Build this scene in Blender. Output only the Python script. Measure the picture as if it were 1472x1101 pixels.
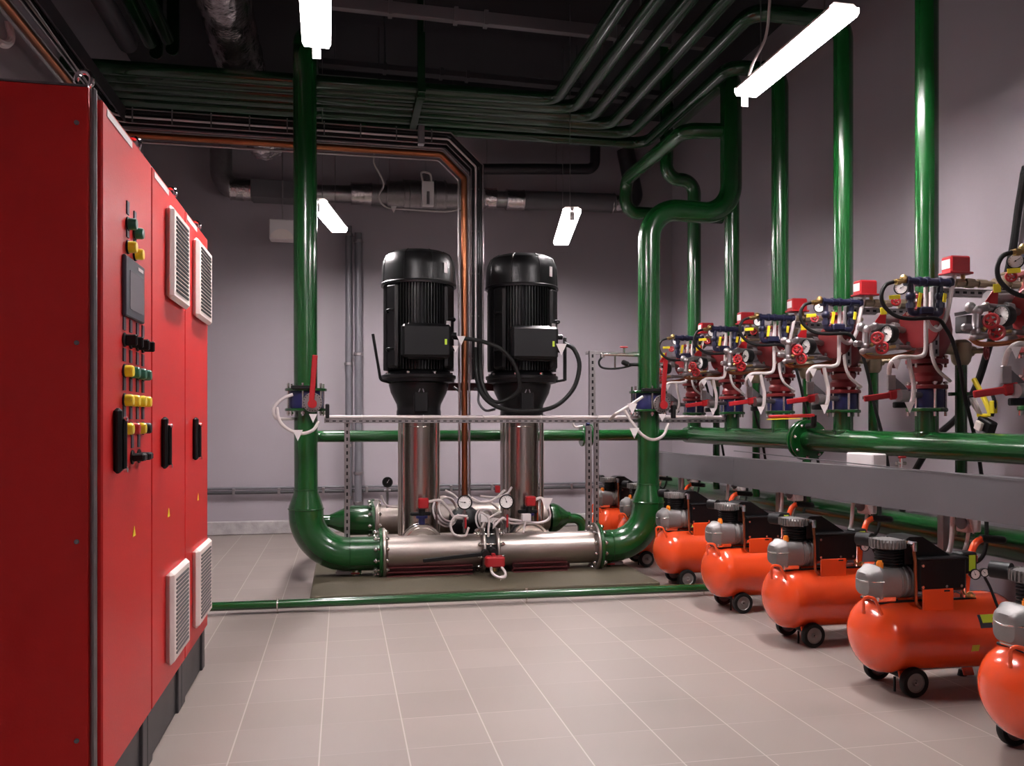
import bpy, bmesh, math, random
from mathutils import Vector, Matrix, Quaternion
random.seed(7)
for o in list(bpy.data.objects): bpy.data.objects.remove(o)
SC = bpy.context.scene
COL = SC.collection
PI = math.pi

# ------------------------------------------------------------------ camera
F, CX, HY, CH = 1200.0, 736.0, 603.0, 1.28
TH = math.radians(11.5)
cd = bpy.data.cameras.new('camera'); cam = bpy.data.objects.new('camera', cd); COL.objects.link(cam)
cam.location = (0, 0, CH); cam.rotation_euler = (PI/2, 0, -TH)
cd.sensor_width = 36; cd.lens = F/1472*36; cd.shift_y = (HY-550.5)/1472; cd.clip_start = .05
SC.camera = cam
# ------------------------------------------------------------------ world + exposure
w = bpy.data.worlds.new('world'); SC.world = w; w.use_nodes = True
w.node_tree.nodes['Background'].inputs[0].default_value = (.5, .45, .5, 1)
w.node_tree.nodes['Background'].inputs[1].default_value = .02
SC.view_settings.view_transform = 'Standard'; SC.view_settings.look = 'None'
SC.view_settings.gamma = 1; SC.view_settings.exposure = 1.95; SC.view_settings.use_curve_mapping = False
LAMP_STRENGTH = 60.0
LAMP_COLOR = (1, .925, .93)

def P(px, py, X=None, Y=None, Z=None, T=None):
    u = (px-CX)/F; v = (HY-py)/F
    x = u*math.cos(TH)+math.sin(TH); y = math.cos(TH)-u*math.sin(TH)
    if X is not None: t = X/x
    elif Y is not None: t = Y/y
    elif Z is not None: t = (Z-CH)/v
    else: t = T
    return Vector((x*t, y*t, CH+v*t))

# ------------------------------------------------------------------ materials
def lin(h):
    h = h.lstrip('#'); c = [int(h[i:i+2], 16)/255 for i in (0, 2, 4)]
    return tuple(((x+.055)/1.055)**2.4 if x > .04045 else x/12.92 for x in c)
def mat(name, col, rough=.5, metal=0, var=.12, scale=6, bump=0, bscale=60, coat=0, stretch=(1, 1, 1), rvar=.1):
    if isinstance(col, str): col = lin(col)
    m = bpy.data.materials.new(name); m.use_nodes = True; nt = m.node_tree; N = nt.nodes; L = nt.links
    b = N['Principled BSDF']
    b.inputs['Metallic'].default_value = metal; b.inputs['Coat Weight'].default_value = coat
    b.inputs['Coat Roughness'].default_value = .12
    tc = N.new('ShaderNodeTexCoord'); mp = N.new('ShaderNodeMapping'); mp.inputs['Scale'].default_value = stretch
    L.new(tc.outputs['Object'], mp.inputs['Vector'])
    nz = N.new('ShaderNodeTexNoise'); nz.inputs['Scale'].default_value = scale; nz.inputs['Detail'].default_value = 5
    L.new(mp.outputs[0], nz.inputs['Vector'])
    mx = N.new('ShaderNodeMix'); mx.data_type = 'RGBA'
    mx.inputs['A'].default_value = tuple(c*(1-var) for c in col)+(1,)
    mx.inputs['B'].default_value = tuple(min(1, c*(1+var)) for c in col)+(1,)
    L.new(nz.outputs['Fac'], mx.inputs['Factor']); L.new(mx.outputs['Result'], b.inputs['Base Color'])
    mr = N.new('ShaderNodeMapRange'); mr.inputs['To Min'].default_value = max(.02, rough-rvar*rough); mr.inputs['To Max'].default_value = min(1, rough+rvar*rough)
    L.new(nz.outputs['Fac'], mr.inputs['Value']); L.new(mr.outputs[0], b.inputs['Roughness'])
    if bump:
        n2 = N.new('ShaderNodeTexNoise'); n2.inputs['Scale'].default_value = bscale; n2.inputs['Detail'].default_value = 4
        L.new(mp.outputs[0], n2.inputs['Vector'])
        bp = N.new('ShaderNodeBump'); bp.inputs['Strength'].default_value = bump; bp.inputs['Distance'].default_value = .01
        L.new(n2.outputs['Fac'], bp.inputs['Height']); L.new(bp.outputs[0], b.inputs['Normal'])
    return m
M = {}
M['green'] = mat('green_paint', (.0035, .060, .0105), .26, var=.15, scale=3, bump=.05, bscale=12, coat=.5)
M['green_shaded'] = mat('green_paint_shaded', (.004, .030, .009), .24, var=.2, scale=3, bump=.03, bscale=12, coat=.3)  # green paint darkened: the shade under the ceiling is put into its colour
M['red_cab'] = mat('red_powder_coat', (.50, .010, .009), .42, var=.05, scale=2, bump=.06, bscale=160)
M['orange'] = mat('orange_red_enamel', (.80, .078, .016), .22, var=.05, scale=3, bump=.03, bscale=5, coat=.7)
M['red'] = mat('red_paint', (.31, .008, .012), .35, var=.1)
M['red_valve'] = mat('red_valve_paint', (.15, .007, .009), .4, var=.2, scale=10, bump=.1, bscale=40)
M['darkred'] = mat('oxide_red', (.07, .008, .010), .5)
M['black'] = mat('black_paint', (.004, .004, .0045), .36, var=.2)
M['blackp'] = mat('black_plastic', (.004, .004, .0045), .5, var=.2)
M['rubber'] = mat('black_rubber', (.005, .005, .005), .6)
M['steel'] = mat('stainless_steel', (.46, .42, .385), .24, 1, var=.12, scale=3, stretch=(14, 14, .6))
M['steelm'] = mat('stainless_manifold', (.38, .33, .30), .40, 1, var=.14, scale=5, bump=.08, bscale=25)
M['galv'] = mat('galvanised_steel', (.31, .285, .29), .42, 1, var=.2, scale=25, bump=.05)
M['zinc'] = mat('zinc_bolt', (.72, .68, .64), .25, 1, var=.1)
M['chrome'] = mat('chrome', (.75, .73, .74), .12, 1, var=.05)
M['foil'] = mat('crinkled_foil', (.55, .50, .50), .25, 1, var=.2, scale=8, bump=.6, bscale=30)
M['copper'] = mat('copper_pipe', (.36, .13, .06), .33, 1, var=.3, scale=6)
M['brass'] = mat('brass', (.50, .36, .15), .35, 1, var=.2)
M['bronze'] = mat('bronze_body', (.30, .24, .16), .45, .8, var=.2)
M['alu'] = mat('cast_aluminium', (.25, .24, .235), .45, .6, var=.15, scale=12, bump=.1)
M['greyp'] = mat('grey_plastic_pipe', (.13, .125, .14), .4)
M['tray'] = mat('painted_sheet_metal', (.115, .108, .115), .45, .2, var=.08, scale=2)
M['white'] = mat('white_plastic', (.62, .57, .57), .5, var=.05)
M['conduit'] = mat('pale_conduit', (.52, .46, .45), .5, var=.08, scale=20)
M['cream'] = mat('cream_vent_plastic', (.72, .62, .58), .5, var=.04)
M['blue'] = mat('blue_fitting_paint', (.010, .011, .036), .38, var=.2)
M['bluev'] = mat('blue_valve_paint', (.010, .012, .075), .4, var=.2)
M['yellow'] = mat('yellow_tag', (.75, .62, .02), .5, var=.1)
M['lime'] = mat('lime_label', (.45, .62, .03), .5, var=.1)
M['orangep'] = mat('orange_plastic', (.85, .25, .02), .4)
M['grnbtn'] = mat('green_button', (.01, .12, .07), .3)
M['yelbtn'] = mat('yellow_button', (.8, .6, .01), .3)
M['redbtn'] = mat('red_button', (.5, .01, .01), .3)
M['dial'] = mat('white_dial', (.75, .72, .70), .4, var=.02)
M['screen'] = mat('grey_screen', (.20, .18, .20), .25, var=.1)
M['bezel'] = mat('dark_bezel', (.05, .05, .065), .4)
M['ladder'] = mat('dark_cable_ladder', (.035, .032, .036), .45, .5)
M['concrete'] = mat('olive_concrete', (.066, .053, .030), .75, var=.25, scale=4, bump=.2, bscale=40)
M['plinth'] = mat('plinth_grey', (.040, .038, .042), .45, var=.1)
M['ceil'] = mat('dark_ceiling_paint', (.018, .017, .020), .9, var=.2, scale=2)
M['orangehose'] = mat('orange_hose', (.55, .20, .03), .4)
def wall_mat():
    m = mat('grey_lilac_wall_paint', (.30, .262, .288), .62, var=.035, scale=1.2, bump=.04, bscale=90)
    return m
M['wall'] = wall_mat()
def curb_mat():
    return mat('worn_curb', (.36, .33, .33), .8, var=.45, scale=12, bump=.2)
M['curb'] = curb_mat()
def floor_mat():
    m = bpy.data.materials.new('floor_tiles'); m.use_nodes = True; N = m.node_tree.nodes; L = m.node_tree.links
    b = N['Principled BSDF']; tc = N.new('ShaderNodeTexCoord')
    sp = N.new('ShaderNodeSeparateXYZ'); L.new(tc.outputs['Object'], sp.inputs[0])
    def line(sock, off, wdt):
        a = N.new('ShaderNodeMath'); a.operation = 'SUBTRACT'; a.inputs[1].default_value = off; L.new(sock, a.inputs[0])
        d = N.new('ShaderNodeMath'); d.operation = 'DIVIDE'; d.inputs[1].default_value = 1/3; L.new(a.outputs[0], d.inputs[0])
        fl = N.new('ShaderNodeMath'); fl.operation = 'FLOOR'; L.new(d.outputs[0], fl.inputs[0])
        f = N.new('ShaderNodeMath'); f.operation = 'PINGPONG'; f.inputs[1].default_value = .5; L.new(d.outputs[0], f.inputs[0])
        c = N.new('ShaderNodeMath'); c.operation = 'LESS_THAN'; c.inputs[1].default_value = wdt; L.new(f.outputs[0], c.inputs[0])
        return c.outputs[0], fl.outputs[0]
    lx, fx = line(sp.outputs['X'], -.085, .0085); ly, fy = line(sp.outputs['Y'], 3.926, .006)
    cmb = N.new('ShaderNodeCombineXYZ'); L.new(fx, cmb.inputs[0]); L.new(fy, cmb.inputs[1])
    wn = N.new('ShaderNodeTexWhiteNoise'); L.new(cmb.outputs[0], wn.inputs['Vector'])
    nz = N.new('ShaderNodeTexNoise'); nz.inputs['Scale'].default_value = 3.2; nz.inputs['Detail'].default_value = 8; nz.inputs['Roughness'].default_value = .65
    L.new(tc.outputs['Object'], nz.inputs['Vector'])
    base = N.new('ShaderNodeMix'); base.data_type = 'RGBA'
    base.inputs['A'].default_value = (.205, .168, .152, 1); base.inputs['B'].default_value = (.27, .225, .205, 1)
    L.new(nz.outputs['Fac'], base.inputs['Factor'])
    mul = N.new('ShaderNodeMix'); mul.data_type = 'RGBA'; mul.blend_type = 'MULTIPLY'; mul.inputs['Factor'].default_value = 1
    mr = N.new('ShaderNodeMapRange'); mr.inputs['To Min'].default_value = .93; mr.inputs['To Max'].default_value = 1.05
    L.new(wn.outputs['Value'], mr.inputs['Value'])
    L.new(base.outputs['Result'], mul.inputs['A']); L.new(mr.outputs[0], mul.inputs['B'])
    # grout: pale, rubbed away in patches
    mxm = N.new('ShaderNodeMath'); mxm.operation = 'MULTIPLY'
    n3 = N.new('ShaderNodeTexNoise'); n3.inputs['Scale'].default_value = 1.6; n3.inputs['Detail'].default_value = 3
    L.new(tc.outputs['Object'], n3.inputs['Vector'])
    r3 = N.new('ShaderNodeMapRange'); r3.inputs['From Min'].default_value = .42; r3.inputs['From Max'].default_value = .6; r3.inputs['To Min'].default_value = .12; r3.inputs['To Max'].default_value = .55
    L.new(n3.outputs['Fac'], r3.inputs['Value'])
    L.new(ly, mxm.inputs[0]); L.new(r3.outputs[0], mxm.inputs[1])
    sx = N.new('ShaderNodeMath'); sx.operation = 'MULTIPLY'; sx.inputs[1].default_value = .62; L.new(lx, sx.inputs[0])
    mxx = N.new('ShaderNodeMath'); mxx.operation = 'MAXIMUM'; L.new(mxm.outputs[0], mxx.inputs[0]); L.new(sx.outputs[0], mxx.inputs[1])
    g = N.new('ShaderNodeMix'); g.data_type = 'RGBA'; g.inputs['B'].default_value = (.46, .40, .36, 1)
    L.new(mxx.outputs[0], g.inputs['Factor']); L.new(mul.outputs['Result'], g.inputs['A'])
    L.new(g.outputs['Result'], b.inputs['Base Color'])
    rr = N.new('ShaderNodeMapRange'); rr.inputs['To Min'].default_value = .38; rr.inputs['To Max'].default_value = .62
    L.new(nz.outputs['Fac'], rr.inputs['Value']); L.new(rr.outputs[0], b.inputs['Roughness'])
    return m
M['floor'] = floor_mat()
for k_ in ('black', 'blackp', 'rubber', 'ladder', 'bezel'): M[k_].node_tree.nodes['Principled BSDF'].inputs['Specular IOR Level'].default_value = .3
for k_ in ('green_shaded',): M[k_].node_tree.nodes['Principled BSDF'].inputs['Specular IOR Level'].default_value = .4
def emis(name, col, s):
    m = bpy.data.materials.new(name); m.use_nodes = True; b = m.node_tree.nodes['Principled BSDF']
    b.inputs['Base Color'].default_value = (.9, .88, .88, 1); b.inputs['Emission Color'].default_value = tuple(col)+(1,); b.inputs['Emission Strength'].default_value = s
    return m
M['rim'] = emis('lit_rim', LAMP_COLOR, 6.0)
M['glow'] = emis('lit_diffuser', LAMP_COLOR, LAMP_STRENGTH)

# ------------------------------------------------------------------ mesh builder
def V(*a): return Vector(a[0]) if len(a) == 1 else Vector(a)
def frame(axis):
    a = Vector(axis).normalized(); h = Vector((0, 0, 1)) if abs(a.z) < .95 else Vector((1, 0, 0))
    x = h.cross(a).normalized(); y = a.cross(x).normalized()
    return x, y, a
def fillet(pts, R, n=8):
    pts = [Vector(p) for p in pts]; out = [pts[0]]
    for i in range(1, len(pts)-1):
        p = pts[i]; a = pts[i-1]-p; b = pts[i+1]-p
        la, lb = a.length, b.length; a = a/la; b = b/lb
        r = R[i-1] if isinstance(R, (list, tuple)) else R
        ang = a.angle(b)
        if r <= 0 or ang > PI-.02: out.append(p); continue
        d = r/math.tan(ang/2); d = min(d, la*.49 if i > 1 else la*.98, lb*.49 if i < len(pts)-2 else lb*.98); r = d*math.tan(ang/2)
        c = p+(a+b).normalized()*(r/math.sin(ang/2))
        s = p+a*d-c; e = p+b*d-c
        tot = s.angle(e); ax = s.cross(e).normalized()
        for k in range(n+1): out.append(c+Quaternion(ax, tot*k/n) @ s)
    out.append(pts[-1]); return out
def catmull(pts, n=6):
    pts = [Vector(p) for p in pts]; q = [2*pts[0]-pts[1]]+pts+[2*pts[-1]-pts[-2]]; out = []
    for i in range(1, len(q)-2):
        a, b, c, d = q[i-1:i+3]
        for k in range(n):
            t = k/n
            out.append(.5*((2*b)+(c-a)*t+(2*a-5*b+4*c-d)*t*t+(3*b-a-3*c+d)*t**3))
    out.append(pts[-1]); return out
class MB:
    def __init__(s): s.bm = bmesh.new()
    def _f(s, vs, m, sm=True):
        try: f = s.bm.faces.new(vs)
        except ValueError: return
        f.material_index = m; f.smooth = sm
    def box(s, c, d, m=0, rot=None, bev=0):
        c = Vector(c); r = rot if rot is not None else Matrix.Identity(3)
        if bev > 0:
            b = min(bev, min(d)*.49); vs = {}
            for sx in (-1, 1):
                for sy in (-1, 1):
                    for sz in (-1, 1):
                        h = [sx*d[0]/2, sy*d[1]/2, sz*d[2]/2]
                        for ax in range(3):
                            p = [h[i]-(b*(1 if h[i] > 0 else -1) if i != ax else 0) for i in range(3)]
                            vs[(sx, sy, sz, ax)] = s.bm.verts.new(c+r @ Vector(p))
            for ax in range(3):
                o = [i for i in range(3) if i != ax]
                for sg in (-1, 1):
                    q = []
                    for a, b2 in ((-1, -1), (1, -1), (1, 1), (-1, 1)):
                        k = [0, 0, 0]; k[ax] = sg; k[o[0]] = a; k[o[1]] = b2; q.append(vs[(*k, ax)])
                    s._f(q, m)
                for a in (-1, 1):
                    for b2 in (-1, 1):
                        k0 = [0, 0, 0]; k0[o[0]] = a; k0[o[1]] = b2; k1 = list(k0); k0[ax] = -1; k1[ax] = 1
                        s._f([vs[(*k0, o[0])], vs[(*k1, o[0])], vs[(*k1, o[1])], vs[(*k0, o[1])]], m)
            for sx in (-1, 1):
                for sy in (-1, 1):
                    for sz in (-1, 1): s._f([vs[(sx, sy, sz, a)] for a in range(3)], m)
            return s
        v = [s.bm.verts.new(c+r @ Vector((x*d[0]/2, y*d[1]/2, z*d[2]/2))) for x in (-1, 1) for y in (-1, 1) for z in (-1, 1)]
        for q in ((0, 1, 3, 2), (4, 6, 7, 5), (0, 4, 5, 1), (2, 3, 7, 6), (0, 2, 6, 4), (1, 5, 7, 3)): s._f([v[i] for i in q], m)
        return s
    def lathe(s, prof, o, axis=(0, 0, 1), seg=24, m=0, a0=0, a1=2*PI):
        o = Vector(o); x, y, a = frame(axis); full = abs(a1-a0-2*PI) < 1e-4; n = seg if full else seg+1
        rings = []
        for r, h in prof:
            if r < 1e-5: rings.append([s.bm.verts.new(o+a*h)])
            else: rings.append([s.bm.verts.new(o+a*h+(x*math.cos(a0+(a1-a0)*k/seg)+y*math.sin(a0+(a1-a0)*k/seg))*r) for k in range(n)])
        for A, B in zip(rings, rings[1:]):
            for k in range(seg):
                j = (k+1) % n
                if len(A) == 1 and len(B) == 1: continue
                if len(A) == 1: s._f([A[0], B[j], B[k]], m)
                elif len(B) == 1: s._f([A[k], A[j], B[0]], m)
                else: s._f([A[k], A[j], B[j], B[k]], m)
        return s
    def cyl(s, p0, p1, r, r2=None, seg=20, m=0):
        p0 = Vector(p0); p1 = Vector(p1); r2 = r if r2 is None else r2; L = (p1-p0).length
        if L < 1e-6: return s
        return s.lathe([(0, 0), (r, 0), (r2, L), (0, L)], p0, p1-p0, seg, m)
    def disc(s, c, axis, r, th, seg=28, m=0):
        a = Vector(axis).normalized(); c = Vector(c)
        b = min(th*.18, .004)
        return s.lathe([(0, -th/2), (r-b, -th/2), (r, -th/2+b), (r, th/2-b), (r-b, th/2), (0, th/2)], c, a, seg, m)
    def ball(s, c, r, seg=16, m=0, sz=1):
        n = max(5, seg//2)
        return s.lathe([(r*math.sin(PI*i/n), -r*sz*math.cos(PI*i/n)) for i in range(n+1)], c, (0, 0, 1), seg, m)
    def tube(s, pts, r, seg=12, m=0, cap=True):
        pts = [Vector(p) for p in pts]
        q = [pts[0]]
        for p in pts[1:]:
            if (p-q[-1]).length > 1e-5: q.append(p)
        pts = q; n = len(pts); rs = r if isinstance(r, (list, tuple)) else [r]*n
        t = [(pts[min(i+1, n-1)]-pts[max(i-1, 0)]).normalized() for i in range(n)]
        x, y, _ = frame(t[0]); rings = []
        for i in range(n):
            if i:
                qd = t[i-1].rotation_difference(t[i]); x = qd @ x; y = qd @ y
            # mitre correction
            k = 1
            if 0 < i < n-1:
                ang = (pts[i]-pts[i-1]).angle(pts[i+1]-pts[i]); k = 1/max(.5, math.cos(ang/2))
                bn = (pts[i]-pts[i-1]).normalized()-(pts[i+1]-pts[i]).normalized()
            ring = []
            for j in range(seg):
                a = 2*PI*j/seg; d = (x*math.cos(a)+y*math.sin(a))*rs[i]
                if k > 1.01:
                    b = bn.normalized(); d = d+b*d.dot(b)*(k-1)
                ring.append(s.bm.verts.new(pts[i]+d))
            rings.append(ring)
        for A, B in zip(rings, rings[1:]):
            for j in range(seg): s._f([A[j], A[(j+1) % seg], B[(j+1) % seg], B[j]], m)
        if cap: s._f(rings[0][::-1], m); s._f(rings[-1], m)
        return s
    def torus(s, c, axis, R, r, a0=0, a1=2*PI, n=28, seg=10, m=0):
        x, y, a = frame(axis); c = Vector(c)
        full = abs(a1-a0-2*PI) < 1e-3
        if not full:
            return s.tube([c+(x*math.cos(a0+(a1-a0)*k/n)+y*math.sin(a0+(a1-a0)*k/n))*R for k in range(n+1)], r, seg, m)
        rings = []
        for k in range(n):
            d = x*math.cos(2*PI*k/n)+y*math.sin(2*PI*k/n)
            rings.append([s.bm.verts.new(c+d*(R+r*math.cos(2*PI*j/seg))+a*r*math.sin(2*PI*j/seg)) for j in range(seg)])
        for k in range(n):
            A, B = rings[k], rings[(k+1) % n]
            for j in range(seg): s._f([A[j], A[(j+1) % seg], B[(j+1) % seg], B[j]], m)
        return s
    def prism(s, poly, o, ux, uy, n, depth, m=0):
        o, ux, uy, n = Vector(o), Vector(ux), Vector(uy), Vector(n)
        A = [s.bm.verts.new(o+ux*p[0]+uy*p[1]) for p in poly]; B = [s.bm.verts.new(v.co+n*depth) for v in A]
        s._f(A[::-1], m); s._f(B, m)
        for i in range(len(A)):
            j = (i+1) % len(A); s._f([A[i], A[j], B[j], B[i]], m)
        return s
    def loft(s, secs, n=28, ex=3.5, m=0):
        # rounded-square sections along x: (x, cy, cz, ry, rz)
        rings = []
        for (x, cy, cz, ry, rz) in secs:
            ring = []
            for k in range(n):
                a = 2*PI*k/n; c, d = math.cos(a), math.sin(a)
                ring.append(s.bm.verts.new((x, cy+ry*math.copysign(abs(c)**(2/ex), c), cz+rz*math.copysign(abs(d)**(2/ex), d))))
            rings.append(ring)
        for A, B in zip(rings, rings[1:]):
            for j in range(n): s._f([A[j], A[(j+1) % n], B[(j+1) % n], B[j]], m)
        s._f(rings[0][::-1], m); s._f(rings[-1], m); return s
    def build(s, name, mats, parent=None, sharp=.6):
        bm = s.bm
        bmesh.ops.recalc_face_normals(bm, faces=bm.faces)
        for e in bm.edges:
            if len(e.link_faces) == 2 and e.calc_face_angle(0) > sharp: e.smooth = False
        off = Vector((0, 0, 0))
        if parent is not None:
            r = parent
            while r is not None: off += r.location; r = r.parent
        else:
            xs = [v.co for v in bm.verts]
            off = Vector(((min(c.x for c in xs)+max(c.x for c in xs))/2, (min(c.y for c in xs)+max(c.y for c in xs))/2, min(c.z for c in xs)))
        for v in bm.verts: v.co -= off
        me = bpy.data.meshes.new(name); bm.to_mesh(me); bm.free()
        if not isinstance(mats, (list, tuple)): mats = [mats]
        for mm in mats: me.materials.append(M[mm] if isinstance(mm, str) else mm)
        o = bpy.data.objects.new(name, me); COL.objects.link(o)
        if parent is not None: o.parent = parent
        else: o.location = off
        return o
def tag(o, label, cat, group=None):
    o['label'] = label; o['category'] = cat
    if group: o['group'] = group
    return o
def thing(name, label, cat, loc=(0, 0, 0), group=None):
    o = bpy.data.objects.new(name, None); COL.objects.link(o); o.location = loc; o.empty_display_size = .1
    return tag(o, label, cat, group)
def struct(mb, name, mats):
    o = mb.build(name, mats); o['kind'] = 'structure'; return o
def kids(o): return [c for c in bpy.data.objects if c.parent == o]
def dup_tree(root, loc, rz=0, label=None):
    r = root.copy(); COL.objects.link(r); r.location = loc; r.rotation_euler = (0, 0, rz)
    if label: r['label'] = label
    for ch in kids(root):
        c = ch.copy(); COL.objects.link(c); c.parent = r
        for g in kids(ch):
            d = g.copy(); COL.objects.link(d); d.parent = c
    return r
def lab(o, label): o['label'] = label; return o
_bolt = {}
def bolts(parent, c, axis, R, n, sp, r=.011, ph=.2, matn='zinc'):
    """ring of through bolts as separate children"""
    x, y, a = frame(axis); c = Vector(c); off = Vector((0, 0, 0)); q = parent
    while q is not None: off += q.location; q = q.parent
    key = (round(r, 4), round(sp, 3), tuple(round(k, 3) for k in a))
    for k in range(n):
        p = c+(x*math.cos(ph+2*PI*k/n)+y*math.sin(ph+2*PI*k/n))*R
        if key not in _bolt:
            mb = MB(); mb.cyl(-a*sp/2, a*sp/2, r*.5, seg=8)
            for sg in (-1, 1):
                mb.cyl(a*sg*(sp/2-r*1.6), a*sg*(sp/2-r*.4), r, seg=6)
            bm = mb.bm; me = bpy.data.meshes.new('bolt'); bmesh.ops.recalc_face_normals(bm, faces=bm.faces); bm.to_mesh(me); bm.free(); me.materials.append(M[matn]); _bolt[key] = me
        o = bpy.data.objects.new('bolt', _bolt[key]); COL.objects.link(o); o.parent = parent; o.location = p-off
def gauge(parent, c, nrm, r, name='pressure_gauge', rim='blackp', dep=.035, top=None, needle=2.2, face='dial'):
    c = Vector(c); n = Vector(nrm).normalized()
    x, y, a = frame(n)
    g = MB().lathe([(0, -dep), (r*.9, -dep), (r*.98, -dep*.8), (r, -.004), (r*1.06, -.002), (r*1.06, .006), (r*.9, .008), (r*.88, 0), (0, 0)], c, n, 32).build(name, rim, parent)
    d = MB(); d.disc(c+n*.001, n, r*.89, .002, 28, 0)
    for k in range(11):
        an = -.75*PI/1+k*1.5*PI/10+PI/2
        dv = x*math.cos(an)+y*math.sin(an)
        if face == 'dial':
            rr = Matrix((dv, n.cross(dv), n)).transposed()
            d.box(c+dv*r*.74+n*.0025, (r*.16, r*.035, .001), 1, rr)
    d.build('dial', [face, 'blackp'], g)
    dv = x*math.cos(needle)+y*math.sin(needle); rr = Matrix((dv, n.cross(dv), n)).transposed()
    m2 = MB(); m2.box(c+dv*r*.2+n*.004, (r*.85, r*.06, .0015), 0, rr); m2.disc(c+n*.004, n, r*.1, .003, 12)
    m2.build('needle', 'blackp' if face == 'dial' else 'white', g)
    return g
def handwheel(parent, c, axis, R, matn='red', r=None, spokes=4, name='handwheel'):
    r = r or R*.16; x, y, a = frame(axis); c = Vector(c); mb = MB()
    mb.torus(c, axis, R, r, n=20, seg=8)
    for k in range(spokes):
        d = x*math.cos(k*2*PI/spokes+.4)+y*math.sin(k*2*PI/spokes+.4); mb.cyl(c, c+d*R, r*.7, seg=6)
    mb.cyl(c-a*R*.5, c+a*r*1.2, r*1.3, seg=8)
    return mb.build(name, matn, parent)
def strut_box(mb, a, b, wx, wy, face, holes=True, step=.05, m=0, mh=1):
    """perforated channel from a to b; face = direction of the drilled face"""
    a, b = Vector(a), Vector(b); ax = (b-a).normalized(); f = Vector(face).normalized(); s = ax.cross(f).normalized()
    rot = Matrix((ax, s, f)).transposed(); L = (b-a).length
    mb.box((a+b)/2, (L, wx, wy), m, rot, bev=.003)
    if holes:
        n = int(L/step)
        for k in range(n):
            p = a+ax*(step*(k+.5)); mb.box(p+f*(wy/2), (step*.5, wx*.3, .003), mh, rot)
    return mb
def tri_tags(lst, parent, matn='white'):
    for p, s_ in lst:
        mb = MB(); tri_tag(mb, p, s_); mb.build('cable_tag', matn, parent)
def tri_tag(mb, p, s, m=0):
    p = Vector(p); mb.prism([(-s/2, 0), (s/2, 0), (0, s*1.1)], p, (.98, -.2, 0), (0, 0, -1), (.2, .98, 0), .003, m)
# ================================================================== ROOM
XL, XR, YB, YF, ZC = -2.12, 4.0, 9.72, -2.6, 4.95
struct(MB().box(((XL+XR)/2, (YB+YF)/2, -.05), (XR-XL+.4, YB-YF+.4, .1)), 'floor', 'floor').location.z += 0
fl = bpy.data.objects['floor']; off = fl.location.copy(); 
for v in fl.data.vertices: v.co += off
fl.location = (0, 0, 0)
struct(MB().box(((XL+XR)/2, (YB+YF)/2, ZC+.06), (XR-XL+.4, YB-YF+.4, .12)), 'ceiling', 'ceil')
struct(MB().box(((XL+XR)/2, YB+.1, ZC/2), (XR-XL+.4, .2, ZC)), 'wall_back', 'wall')
struct(MB().box(((XL+XR)/2, YF-.1, ZC/2), (XR-XL+.4, .2, ZC)), 'wall_front', 'wall')
struct(MB().box((XR+.1, (YB+YF)/2, ZC/2), (.2, YB-YF, ZC)), 'wall_right', 'wall')
struct(MB().box((XL-.1, (YB+YF)/2, ZC/2), (.2, YB-YF, ZC)), 'wall_left', 'wall')
struct(MB().box(((XL+3.2)/2, YB-.03, .075), (3.2-XL, .06, .15), bev=.01), 'baseboard_back', 'curb')
struct(MB().box((XR-.04, 3.6, ZC/2), (.08, 1.5, ZC), bev=.004), 'trim_1', 'wall')      # shallow pilaster
pad = MB().box((1.07, 7.15, .025), (2.58, 2.36, .05), bev=.008).build('concrete_pad', 'concrete')
tag(pad, 'low olive-brown concrete pad on the floor under the twin pumps', 'pad')
# concrete ceiling beams
for k, y in enumerate((1.4, 5.2)):
    struct(MB().box(((XL+XR)/2, y, ZC-.12), (XR-XL, .3, .24), bev=.01), 'trim_%d' % (k+2), 'ceil')

# ================================================================== LAMPS
def lamp(a, b, label, cable=None):
    a, b = Vector(a), Vector(b); c = (a+b)/2; ax = (b-a).normalized(); L = (b-a).length
    s = ax.cross(Vector((0, 0, 1))).normalized(); up = Vector((0, 0, 1))
    t = thing('hanging_tube_lamp', label, 'lamp', (c.x, c.y, c.z), 'tube lamps under the ceiling')
    W = .078
    MB().prism([(-W*1.02, 0), (-W*1.02, .012), (-W*.72, .035), (W*.72, .035), (W*1.02, .012), (W*1.02, 0)], a, s, up, ax, L).build('housing', 'cream', t)
    MB().prism([(-W*.93, -.001), (W*.93, -.001), (W*.93, -.010), (-W*.93, -.010)], a+ax*.01, s, up, ax, L-.02).build('diffuser', 'glow', t)
    for sg in (-1, 1): MB().prism([(sg*W*1.02, 0), (sg*W*1.02, -.014), (sg*W*.86, -.036), (sg*W*.82, -.036), (sg*W*.96, -.012), (sg*W*.96, 0)], a, s, up, ax, L).build('rim', 'rim', t)
    for q in (a-ax*.012, b): MB().prism([(-W*1.02, .012), (-W*1.02, -.014), (-W*.86, -.036), (W*.86, -.036), (W*1.02, -.014), (W*1.02, .012)], q, s, up, ax, .012).build('end_plate', 'rim', t)
    for q in (a+ax*.18, b-ax*.18):
        MB().tube([q+up*.04, Vector((q.x, q.y, ZC))], .004, 6).build('hanging_rod', 'galv', t)
    MB().box(b+Vector((0, 0, .0))-ax*-.012, (.03, .02, .05)).cyl(b+ax*.02, b+ax*.05, .012, seg=8).build('end_cap', 'white', t)
    if cable: MB().tube(catmull(cable), .009, 8).build('power_cable', 'conduit', t)
    mb = MB(); mb.box(b+ax*.035+Vector((0, 0, -.055)), (.045, .004, .07)); mb.build('hanging_tag', 'white', t)
    return t
kH = 2.15
def lp(px, py, k): return P(px, py, Z=CH+k)
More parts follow.
